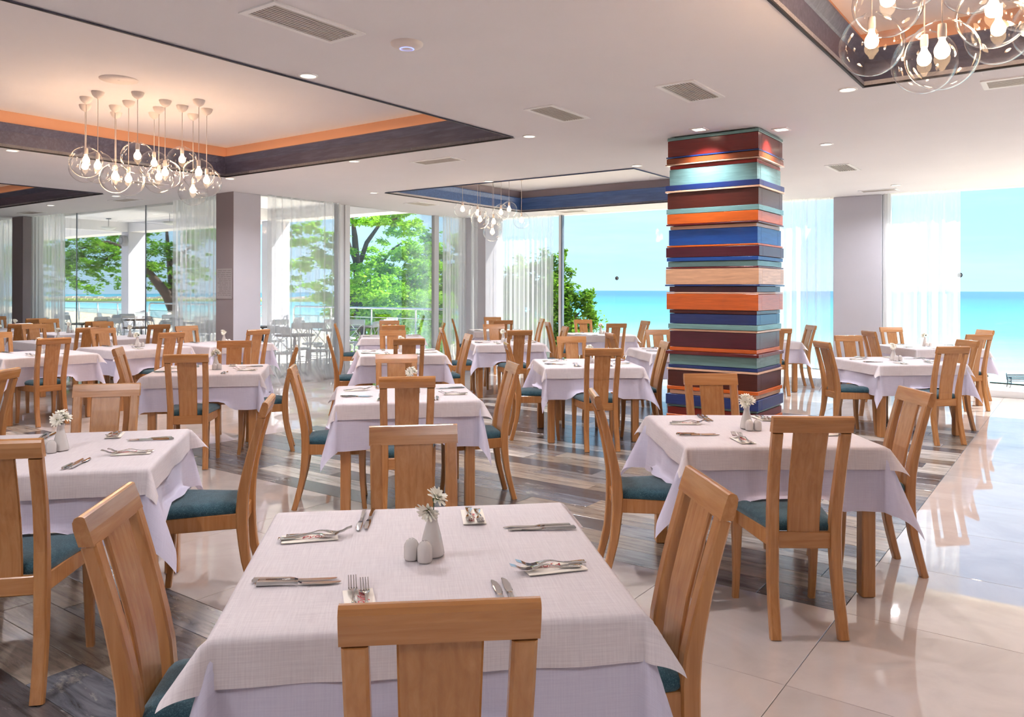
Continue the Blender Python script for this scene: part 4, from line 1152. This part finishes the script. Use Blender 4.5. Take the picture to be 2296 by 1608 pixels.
for nm, tx, ty, thd, chs, lv, var in TABLES:
    th = radians(thd)
    slant = thd > 30
    sw = SW_S if slant else SW_N
    t = empty('dining_table', (tx, ty, 0), th)
    tag(t, 'square beech table under the cloths, ' + nm, 'table', 'square dining tables')
    obj('table_top', TB['top'], t); obj('apron', TB['apron'], t)
    for sx_ in (-1, 1):
        for sy_ in (-1, 1): obj('leg', TB['leg'], t, (sx_ * (TA - .045), sy_ * (TA - .045), 0))
    sides = tuple(sorted({'B': 0, 'R': 1, 'F': 2, 'L': 3}[s_] for s_ in chs))
    cv_ = 0 if var == 0 else 1 + var % 4
    uc, oc = cloths(cv_, sides)
    rot = th
    tag(obj('tablecloth', uc, None, (tx, ty, 0), rot), 'long lavender white tablecloth draped on ' + nm, 'tablecloth', 'long tablecloths')
    tag(obj('table_overlay', oc, None, (tx, ty, 0), rot), 'short linen top cloth laid over ' + nm, 'tablecloth', 'short top cloths')
    for sd, pxy in chs.items():
        fa = th + {'B': 0, 'R': pi / 2, 'F': pi, 'L': -pi / 2}[sd]
        fx, fy = -sin(fa), cos(fa)          # facing direction of the chair
        lat, dist = 0.0, 0.85
        if pxy:
            x, y = world_at(pxy[0], pxy[1], 0.965)
            dx, dy = tx - x, ty - y
            dist = max(0.79, min(0.94, dx * fx + dy * fy)); lat = max(-.13, min(.13, dx * fy - dy * fx))
        rc2 = random.Random(var * 7 + ord(sd))
        x = tx - fx * dist - fy * lat; y = ty - fy * dist + fx * lat
        lb = 'beech chair with teal seat at %s of %s' % (sw[sd], nm)
        chair(x, y, fa + radians(rc2.uniform(-2.5, 2.5)), lb, 'slat back beech dining chairs')
    tableware(nm, tx, ty, th, list(chs.keys()) if slant else ['B', 'R', 'F', 'L'], lv, sw, var)
x, y = world_at(6, 829, .965)
chair(x, y, radians(50 + 40), 'beech chair cut by the left picture edge beside a hidden table', 'slat back beech dining chairs')

# ------------------------------------------------------------------ terrace
b = MB(); b.box(U_LEFT + .12, 13.3, V_SHORT + .12, 34, -.25, -.02)
structure(obj('terrace_floor', b.mesh('terrace_floor', M_TERR), rz=PHI))
b = MB(); b.box(U_LEFT + .25, 13.0, V_SHORT + .25, 34, 3.5, 3.7)
b.box(12.45, 13.0, V_SHORT + .25, 34, 3.22, 3.5)
for v in (16.4, 23.2): b.box(U_LEFT + .25, 12.45, v, v + .35, 3.22, 3.5)
structure(obj('terrace_roof', b.mesh('terrace_roof', M_CEIL), rz=PHI))
for v, lb in ((16.4, 'white terrace column seen through the wide sheer curtain'), (23.2, 'white terrace column with a round speaker at its top')):
    o = obj('terrace_column', MB().cbox(-.275, .275, -.2, .2, -.02, 3.22, .006).mesh('terrace_column', M_PILLAR), None, R(12.725, v + .2), PHI)
    tag(o, lb, 'column')
sp = empty('wall_speaker', R(12.40, 23.25, 2.95), PHI); tag(sp, 'round grey speaker on the terrace column', 'speaker')
Ms = Matrix.Rotation(-pi / 2, 4, 'Y')
obj('speaker_body', MB().lathe([(0.05, -0.05), (0.16, 0.0), (0.17, 0.06), (0.15, 0.14), (0.12, 0.16)], 18, M=Ms).mesh('speaker_body', m_plain('speaker_grey', srgb(150, 150, 156), 0.6)), sp)
obj('speaker_grille', MB().lathe([(0.12, 0.162), (0.0001, 0.15)], 18, M=Ms, cap=False).mesh('speaker_grille', M_BLACK), sp)
# railing
def railing(v0, v1, label):
    r_ = empty('terrace_railing', R(13.05, (v0 + v1) / 2), PHI); tag(r_, label, 'railing')
    h = (v1 - v0) / 2
    obj('handrail', MB().tube([(0, -h, 0.0), (0, -h, 1.0), (0, -h + .06, 1.08), (0, h - .06, 1.08), (0, h, 1.0), (0, h, 0)], 0.024, 8).mesh('handrail', M_CHROME), r_)
    obj('mid_rail', MB().tube([(0, -h, 0.86), (0, h, .86)], 0.010, 6).mesh('mid_rail', M_CHROME), r_)
    n = max(2, int((v1 - v0) / 1.25))
    pm = MB().tube([(0, 0, -.02), (0, 0, 1.07)], 0.018, 8).mesh('post', M_CHROME)
    for k in range(1, n): obj('post', pm, r_, (0, -h + 2 * h * k / n, 0))
    obj('glass_panel', MB().box(-.005, .005, -h + .05, h - .05, .06, .84).mesh('glass_panel', M_PANE), r_)
railing(10.7, 16.3, 'steel terrace railing before the big tree')
railing(16.9, 23.1, 'steel terrace railing between the two terrace columns')
railing(23.7, 30.0, 'steel terrace railing left of the far terrace column')
# bowl pendants on the terrace ceiling
bowl_me = MB().lathe([(0.02, 0.05), (0.20, 0.055), (0.21, 0.045), (0.15, 0.0), (0.06, -0.03), (0.0001, -0.035)], 22, cap=False).mesh('glass_bowl', m_plain('bowl_glass', srgb(226, 228, 224), 0.3))
rod_me = MB().tube([(0, 0, -.02), (0, 0, .28)], 0.008, 6).mesh('rod', M_GREY_FRAME)
ros_me = MB().lathe([(0.07, 0.30), (0.065, 0.275), (0.01, 0.27)], 14).mesh('ceiling_plate', M_GREY_FRAME)
for k, (px, yy) in enumerate([(243, 22.3), (296, 15.6), (380, 20.5), (798, 15.6)]):
    x = (px - 1148) / FPX * yy
    u, v = UV(x, yy); u = min(u, 12.2)
    p = R(u, v)
    t = empty('bowl_pendant', (p.x, p.y, 3.20)); tag(t, 'inverted bowl lamp under the terrace roof, %s' % ORD[k], 'pendant lamp', 'terrace bowl lamps')
    obj('glass_bowl', bowl_me, t); obj('rod', rod_me, t); obj('ceiling_plate', ros_me, t)

# white cross back chairs
XC = {}
def xchair_meshes():
    m = M_WHITECHAIR
    for s in (-1, 1):
        XC['stile%d' % s] = MB().tube([(s * .17, -.03, 0), (s * .17, .0, .25), (s * .17, .0, .46), (s * .185, -.03, .70), (s * .17, -.08, .90)], [.014, .015, .016, .014, .013], 6).mesh('leg', m)
        XC['front%d' % s] = MB().tube([(s * .19, .42, 0), (s * .18, .39, .45)], [.012, .016], 6).mesh('leg', m)
        XC['cross%d' % s] = MB().tube([(s * .17, .0, .48), (s * .06, -.02, .60), (-s * .06, -.05, .74), (-s * .172, -.072, .85)], .008, 5).mesh('cross_bar', m)
    XC['crest'] = MB().sweep([(0, -.06, .80, .36, .016), (0, -.085, .87, .37, .018), (0, -.09, .91, .33, .014)], 0, .004).mesh('crest_rail', m)
    XC['seat'] = MB().lathe([(0.19, .435), (0.205, .445), (0.205, .46), (0.19, .468), (0.0001, .462)], 18, M=Matrix.Translation((0, .2, 0)), cap=False).mesh('seat', m)
    rg = MB(); rg.tube([(-.172, 0, .2), (.172, 0, .2)], .007, 5); rg.tube([(-.185, .405, .2), (.185, .405, .2)], .007, 5); rg.tube([(-.172, 0, .2), (-.185, .405, .2)], .007, 5); rg.tube([(.172, 0, .2), (.185, .405, .2)], .007, 5)
    XC['stretcher'] = rg.mesh('stretcher', m)
xchair_meshes()
TT = {'top': MB().lathe([(0.33, .715), (0.345, .722), (0.345, .738), (0.335, .745), (0.0001, .745)], 24, cap=False).mesh('table_top', M_DARKTOP),
      'col': MB().lathe([(.05, .03), (.028, .07), (.022, .35), (.03, .55), (.022, .69), (.08, .715)], 10).mesh('column', M_IRON)}
ft = MB()
for k in range(4):
    a = k * pi / 2 + pi / 4
    ft.tube([(0, 0, .10), (.12 * cos(a), .12 * sin(a), .09), (.24 * cos(a), .24 * sin(a), .025), (.29 * cos(a), .29 * sin(a), .0)], [.018, .016, .014, .014], 6)
TT['foot'] = ft.mesh('claw_foot', M_IRON)
def xchair(x, y, yaw, label):
    c = empty('cross_back_chair', (x, y, -.02), yaw); tag(c, label, 'chair', 'white cross back terrace chairs')
    for k in ('stile-1', 'stile1', 'front-1', 'front1'): obj('leg', XC[k], c)
    for k in ('cross-1', 'cross1'): obj('cross_bar', XC[k], c)
    obj('crest_rail', XC['crest'], c); obj('seat', XC['seat'], c); obj('stretcher', XC['stretcher'], c)
XT = [(8.95, 11.15), (10.6, 11.9), (11.9, 12.6), (8.75, 13.4), (10.55, 14.2), (8.75, 15.8), (10.6, 17.2), (8.9, 18.6), (10.9, 20.0), (9.2, 21.6)]
XNAME = ['terrace table behind the wide sheer curtain', 'terrace table behind the sliding door', 'terrace table under the tree', 'terrace table behind the pale pillar', 'terrace table before the first column',
         'terrace table right of the glass joint', 'terrace table below the bowl lamps', 'terrace table left of the glass joint', 'terrace table at the far column', 'farthest terrace table at left']
k = 0
for ti, (u, v) in enumerate(XT):
    p = R(u, v); t = empty('terrace_table', (p.x, p.y, -.02), 0.3 * ti); tag(t, 'round dark topped ' + XNAME[ti], 'table', 'round terrace tables')
    obj('table_top', TT['top'], t); obj('column', TT['col'], t); obj('claw_foot', TT['foot'], t)
    rr_ = random.Random(50 + ti); a0 = rr_.uniform(0, 1.5)
    for q in range(4):
        a = a0 + q * pi / 2; d = .62
        uu, vv = u + d * cos(a), v + d * sin(a)
        if ti == 0 and vv < V_SHORT + .45: vv = V_SHORT + .45
        if uu > 12.6 or uu < 7.95 or vv < V_SHORT + .4: continue
        pc = R(uu, vv); yaw = atan2(p.y - pc.y, p.x - pc.x) - pi / 2
        q0 = R(u + d * cos(a), v + d * sin(a)); dx_, dy_ = q0.x - p.x, q0.y - p.y
        seat_word = ('left' if dx_ < 0 else 'right') + (' near' if dy_ < 0 else ' far')
        xchair(pc.x - (p.x - pc.x) * .22, pc.y - (p.y - pc.y) * .22, yaw, 'white chair at the %s side of %s' % (seat_word, XNAME[ti]))

# ------------------------------------------------------------------ outside: sand, sea, jetty, trees, bench, person
GZ = -5.2
def shore(t): return Vector((36 - 159 * t, 58 + 172 * t, GZ))
v = []; 
ne = 60
sea_pts = [shore(-2.0 + 6 * i / ne) for i in range(ne + 1)]
far = [p + Vector((172, 159, 0)).normalized() * 30000 + (sea_pts[-1] - sea_pts[0]).normalized() * (-12000 + 40000 * i / ne) for i, p in enumerate(sea_pts)]
verts = []; faces = []
steps = [0, .01, .03, .1, .3, 1]
for s_ in steps:
    for p, q in zip(sea_pts, far): verts.append(tuple(p.lerp(q, s_)))
for r in range(len(steps) - 1):
    for i in range(ne): faces.append((r * (ne + 1) + i + 1, r * (ne + 1) + i, (r + 1) * (ne + 1) + i, (r + 1) * (ne + 1) + i + 1))
so = obj('sea', MB().add(verts, faces).mesh('sea', M_SEA)); tag(so, 'turquoise sea with small whitecaps to the horizon', 'sea'); so['kind'] = 'stuff'
inl = Vector((-172, -159, 0)).normalized()
gv = []; gf = []
for s_ in (-4, 12, 45, 140, 400):
    for p in sea_pts: q = p + inl * s_; gv.append((q.x, q.y, GZ + (-0.15 if s_ < 0 else 0.02 + min(s_, 60) * .004)))
for r in range(4):
    for i in range(ne): gf.append((r * (ne + 1) + i, r * (ne + 1) + i + 1, (r + 1) * (ne + 1) + i + 1, (r + 1) * (ne + 1) + i))
structure(obj('beach_ground', MB().add(gv, gf).mesh('beach_ground', M_SAND)))
# base of the building down to the beach
b = MB(); b.box(U_BACK, 13.3, V_RIGHT, 34, GZ, -.25)
structure(obj('wall_plinth', b.mesh('wall_plinth', M_PILLAR), rz=PHI))
# jetty
jt = empty('rock_jetty', (-210, 450, GZ)); tag(jt, 'long low rock jetty with yellow green scrub across the bay', 'jetty')
mb = MB(); mbs = MB(); rj = random.Random(9)
for i in range(60):
    x = -110 + i * 3.6; h = rj.uniform(2.2, 2.9)
    mb.add([(x, -6, 0), (x + 4, -6, 0), (x + 4, 6, 0), (x, 6, 0), (x + .6, -3, h), (x + 3.4, -3, h), (x + 3.4, 3, h), (x + .6, 3, h)],
           [(0, 3, 2, 1), (4, 5, 6, 7), (0, 1, 5, 4), (1, 2, 6, 5), (2, 3, 7, 6), (3, 0, 4, 7)])
    mbs.add([(x, -9, 0), (x + 4, -9, 0), (x + 4, -5, 0), (x, -5, 0), (x + .6, -8, h * .55), (x + 3.4, -8, h * .55), (x + 3.4, -5, h * .6), (x + .6, -5, h * .6)],
           [(0, 3, 2, 1), (4, 5, 6, 7), (0, 1, 5, 4), (1, 2, 6, 5), (2, 3, 7, 6), (3, 0, 4, 7)])
obj('rocks', mb.mesh('rocks', M_ROCK), jt)['kind'] = 'stuff'; obj('scrub', mbs.mesh('scrub', M_SCRUB), jt)['kind'] = 'stuff'

def tree(name, base, limbs, blobs, mat, label, leaf, count, seed, flat=0.5, tufts=16):
    rt = random.Random(seed); t = empty(name, base); tag(t, label, 'tree')
    mb = MB()
    for pts, rs in limbs: mb.tube(pts, rs, 8)
    obj('trunk', mb.mesh('trunk', M_TRUNK), t)
    v = []; f = []; sub = []
    for c, r in blobs:
        for _ in range(tufts):
            q = Vector((rt.gauss(0, .5), rt.gauss(0, .5), rt.gauss(0, .5)))
            if q.length > 1.15: q = q.normalized() * 1.15
            sub.append((Vector(c) + Vector((q.x * r, q.y * r, q.z * r * max(flat, .75))), r * rt.uniform(.16, .36)))
    tot = sum(r ** 2 for _, r in sub)
    for c, r in sub:
        for _ in range(int(count * r ** 2 / tot)):
            q = Vector((rt.gauss(0, .5), rt.gauss(0, .5), rt.gauss(0, .5)))
            p = c + Vector((q.x * r, q.y * r, q.z * r * flat))
            a = Vector((rt.gauss(0, 1), rt.gauss(0, 1), rt.gauss(0, .5))).normalized()
            n_ = Vector((rt.gauss(0, .8), rt.gauss(0, .8), 1)).normalized(); d = a.cross(n_).normalized()
            l_ = leaf * rt.uniform(.6, 1.3); w_ = l_ * rt.uniform(.35, .6)
            i0 = len(v)
            v += [tuple(p - a * l_), tuple(p + d * w_), tuple(p + a * l_), tuple(p - d * w_)]
            f.append((i0, i0 + 1, i0 + 2, i0 + 3))
    o = obj('foliage', MB().add(v, f).mesh('foliage', mat), t); o['kind'] = 'stuff'
def P(px, py, y, base):       # point at depth y relative to a tree base
    return Vector(((px - 1148) / FPX * y - base[0], y - base[1], EYE + (651 - py) / FPX * y - base[2]))
# big feathery tree behind the sliding door
y0 = 25.0; base = ((800 - 1148) / FPX * y0, y0, GZ)
lim = [([P(815, 900, y0, base), P(806, 700, y0, base), P(800, 600, y0 - .5, base), P(795, 530, y0 - 1, base), P(788, 470, y0 - 1.2, base)], [.22, .17, .12, .09, .04]),
       ([P(800, 610, y0, base), P(822, 545, y0 - .5, base), P(850, 505, y0 - 1, base), P(890, 490, y0 - 1.4, base)], [.09, .07, .05, .02]),
       ([P(806, 690, y0, base), P(850, 600, y0 + .5, base), P(880, 560, y0 + .8, base), P(900, 545, y0 + .6, base)], [.10, .06, .04, .02]),
       ([P(806, 720, y0, base), P(770, 640, y0 - .5, base), P(740, 600, y0 - 1, base)], [.10, .06, .02]),
       ([P(800, 600, y0, base), P(780, 540, y0 - .4, base), P(760, 490, y0 - .6, base)], [.07, .05, .02])]
bl_ = [(P(x_, y_, y0 + dy, base), r_) for x_, y_, dy, r_ in [(840, 492, -1, .85), (890, 488, -1.4, .7), (915, 505, -1, .5), (800, 640, 0, .7), (855, 590, .6, .8), (905, 570, .6, .9), (830, 650, -1, .9), (900, 630, 0, 1.0),
       (950, 610, .5, .9), (880, 680, -1, 1.0), (950, 680, 0, 1.1), (820, 700, .5, .9), (760, 610, -1, .8), (730, 560, -1, .8), (700, 620, -.5, .9), (755, 690, 0, .9), (860, 740, 0, 1.0), (940, 740, 0, 1.0), (790, 750, 0, 1.0), (700, 520, -1, .6), (955, 560, 1, .5)]]
tree('feathery_tree', base, lim, bl_, M_LEAF_L, 'light green feathery tree behind the sliding door', .065, 42000, 1, .45)
y0 = 30.0; base = ((960 - 1148) / FPX * y0, y0, GZ)
bl_ = [(P(x_, y_, y0 + dy, base), r_) for x_, y_, dy, r_ in [(970, 560, 0, 1.0), (985, 620, 0, 1.2), (950, 660, 0, 1.3), (1010, 680, 0, 1.3), (900, 700, 1, 1.3), (830, 690, 1, 1.3), (970, 730, 0, 1.5), (880, 750, 0, 1.5), (1040, 640, 0, 1.0), (1030, 590, 0, .8)]]
tree('dense_tree', base, [([P(965, 900, y0, base), P(968, 700, y0, base), P(975, 580, y0, base)], [.2, .14, .05]), ([P(966, 740, y0, base), P(900, 690, y0 + 1, base)], [.1, .04])], bl_, M_LEAF_M,
     'denser mid green tree behind the right side of the sliding door', .085, 30000, 2, .7, 14)
# left tree with leaning trunk
y0 = 31.0; base = ((410 - 1148) / FPX * y0, y0, GZ)
lim = [([P(425, 860, y0, base), P(398, 720, y0, base), P(372, 660, y0 - .5, base), P(335, 615, y0 - 1, base), P(305, 570, y0 - 1.2, base), P(270, 530, y0 - 1.4, base)], [.30, .24, .20, .14, .10, .05]),
       ([P(398, 720, y0, base), P(384, 640, y0, base), P(376, 560, y0, base), P(372, 500, y0, base)], [.18, .13, .09, .04]),
       ([P(335, 615, y0 - 1, base), P(290, 560, y0 - 1.5, base), P(250, 575, y0 - 2, base), P(215, 600, y0 - 2, base)], [.10, .08, .06, .03]),
       ([P(300, 565, y0 - 1.2, base), P(240, 545, y0 - 2, base), P(180, 560, y0 - 2, base)], [.08, .06, .02]),
       ([P(376, 600, y0, base), P(420, 560, y0, base), P(450, 540, y0, base)], [.08, .05, .02])]
bl_ = [(P(x_, y_, y0 + dy, base), r_) for x_, y_, dy, r_ in [(180, 545, -2, .9), (240, 540, -2, .8), (290, 540, -1, .7), (350, 530, -1, .8), (375, 570, 0, .7), (210, 590, -2, .8), (160, 600, -2, .8), (255, 575, -2, .5), (250, 610, -2, .5),
       (345, 600, -1, .7), (370, 640, 0, .6), (170, 650, -3, .7), (140, 570, -2, .8), (430, 560, 0, .9), (460, 520, 0, .9), (440, 620, 0, .7), (120, 620, -2, .8), (70, 560, -2, .9), (20, 600, -2, 1.0), (265, 640, -2, .35)]]
tree('leaning_tree', base, lim, bl_, M_LEAF_M, 'leaning dark trunked tree seen past the terrace column', .07, 17000, 3, .45)
# bush at the sea window
y0 = 24.0; base = ((1215 - 1148) / FPX * y0, y0, GZ)
bl_ = [(P(x_, y_, y0 + dy, base), r_) for x_, y_, dy, r_ in [(1250, 600, 0, .42), (1262, 575, 0, .22), (1215, 610, 0, .5), (1170, 610, 0, .45), (1275, 650, 0, .55), (1230, 660, 0, .8), (1180, 660, 0, .8), (1300, 690, 0, .5), (1265, 710, 0, .8), (1315, 682, 0, .32), (1325, 705, 0, .22),
       (1200, 720, 0, 1.0), (1150, 690, 0, .8), (1280, 760, 0, .9), (1200, 790, 0, 1.2), (1130, 740, 0, 1.0), (1240, 850, 0, 1.4), (1150, 850, 0, 1.3), (1120, 640, .5, .6)]]
tree('leafy_bush', base, [([P(1220, 1030, y0, base), P(1225, 800, y0, base), P(1250, 620, y0, base)], [.14, .09, .02]), ([P(1225, 820, y0, base), P(1180, 650, y0, base)], [.08, .02]), ([P(1225, 780, y0, base), P(1300, 700, y0, base)], [.06, .02])],
     bl_, M_LEAF_D, 'tall green bush at the left edge of the sea view', .07, 42000, 4, 1.0, 14)

# bench on the beach promenade
x0, yb = (2255 - 1148) / FPX * 54, 54.0
zg = GZ + .15
bn = empty('park_bench', (x0, yb, zg)); tag(bn, 'dark cast iron bench on the sand at the right edge', 'bench')
for k, xx in enumerate((0.25, 1.75)):
    e_ = MB()
    e_.tube([(xx - .15, -.30, 0), (xx, -.22, .28), (xx, -.20, .62), (xx, -.25, .70)], .03, 6); e_.tube([(xx, .25, 0), (xx, .18, .40), (xx, .30, .95)], .03, 6)
    e_.tube([(xx, -.22, .42), (xx, .2, .42)], .03, 6); e_.tube([(xx, -.24, .66), (xx, .24, .68)], .028, 6); e_.tube([(xx, -.2, .25), (xx, 0, .34), (xx, .2, .25)], .022, 6)
    obj('bench_end', e_.mesh('bench_end', M_IRON), bn)
sl = MB().cbox(.2, 1.8, -.035, .035, -.015, .015, .005).mesh('slat', M_IRON)
for yy in (-.17, -.08, .01, .10): obj('slat', sl, bn, (0, yy, .455))
for k in range(3):
    o = obj('slat', sl, bn, (0, .205 + .03 * k, .56 + .13 * k)); o.rotation_euler = (radians(75), 0, 0)
# person on the beach
def person(x, y, z):
    root = empty('person', (x, y, z), radians(30)); tag(root, 'person in white top and red shorts standing on the beach', 'person')
    vts = [(0, 0, .92), (0, .01, 1.12), (0, .0, 1.36), (0, .0, 1.46), (0, .02, 1.56), (0, .02, 1.66),
           (.17, 0, 1.38), (.23, -.02, 1.12), (.20, .12, .92), (-.17, 0, 1.38), (-.24, -.03, 1.12), (-.22, .06, .88),
           (.09, 0, .86), (.10, .03, .48), (.10, -.02, .08), (.10, .13, .03), (-.09, 0, .86), (-.11, .06, .48), (-.12, .08, .08), (-.12, .22, .03)]
    eds = [(0, 1), (1, 2), (2, 3), (3, 4), (4, 5), (2, 6), (6, 7), (7, 8), (2, 9), (9, 10), (10, 11), (0, 12), (12, 13), (13, 14), (14, 15), (0, 16), (16, 17), (17, 18), (18, 19)]
    rad = [.13, .12, .13, .055, .085, .075, .055, .042, .03, .055, .042, .03, .085, .055, .04, .035, .085, .055, .04, .035]
    me = bpy.data.meshes.new('body'); me.from_pydata(vts, eds, []); o = obj('body', me, root)
    sk = o.modifiers.new('skin', 'SKIN'); o.modifiers.new('sub', 'SUBSURF').levels = 1
    for i, r in enumerate(rad): me.skin_vertices[0].data[i].radius = (r, r * .8)
    me.skin_vertices[0].data[0].use_root = True
    me.materials.append(M_SKIN)
    obj('shirt', MB().lathe([(.135, .90), (.14, 1.1), (.17, 1.3), (.16, 1.40), (.07, 1.46)], 12, cap=False, M=Matrix.Scale(.75, 4, (0, 1, 0))).mesh('shirt', M_SHIRT), root)
    sh = MB().lathe([(.155, .98), (.165, .82), (.16, .76)], 12, cap=False, M=Matrix.Scale(.8, 4, (0, 1, 0)))
    for s in (-1, 1): sh.lathe([(.098, .80), (.105, .56)], 10, cap=False, M=Matrix.Translation((s * .1, .02, 0)))
    obj('shorts', sh.mesh('shorts', M_SHORTS), root)
    obj('hair', MB().lathe([(.088, 1.62), (.09, 1.68), (.06, 1.745), (.0001, 1.76)], 12, cap=False, M=Matrix.Translation((0, .005, 0))).mesh('hair', M_HAIR), root)
person((2213 - 1148) / FPX * 46, 46, GZ + .12)

# stickers on the glass
for px, py, lb in ((1383, 624, 'small round sticker on the middle sea window'), (2152, 617, 'small round sticker on the right sea window')):
    k = (px - 1148) / FPX; y = (U_SEA + .028) / (k * cos(PHI) + sin(PHI)); x = k * y
    z = EYE + (651 + (px - 1148) * .0025 - py) / FPX * y
    s_ = empty('window_sticker', (x, y, z), PHI); tag(s_, lb, 'sticker')
    Mr = Matrix.Rotation(-pi / 2, 4, 'Y')
    obj('disc', MB().lathe([(.036, 0), (.0001, .0005)], 20, cap=False, M=Mr).mesh('disc', M_IRON), s_)
    arc = []
    for q in range(9):
        a = radians(60 + q * 30); arc.append((-.0012, .018 * cos(a), .018 * sin(a)))
    obj('emblem', MB().tube(arc, .0035, 5).mesh('emblem', M_WHITE_FRAME), s_)
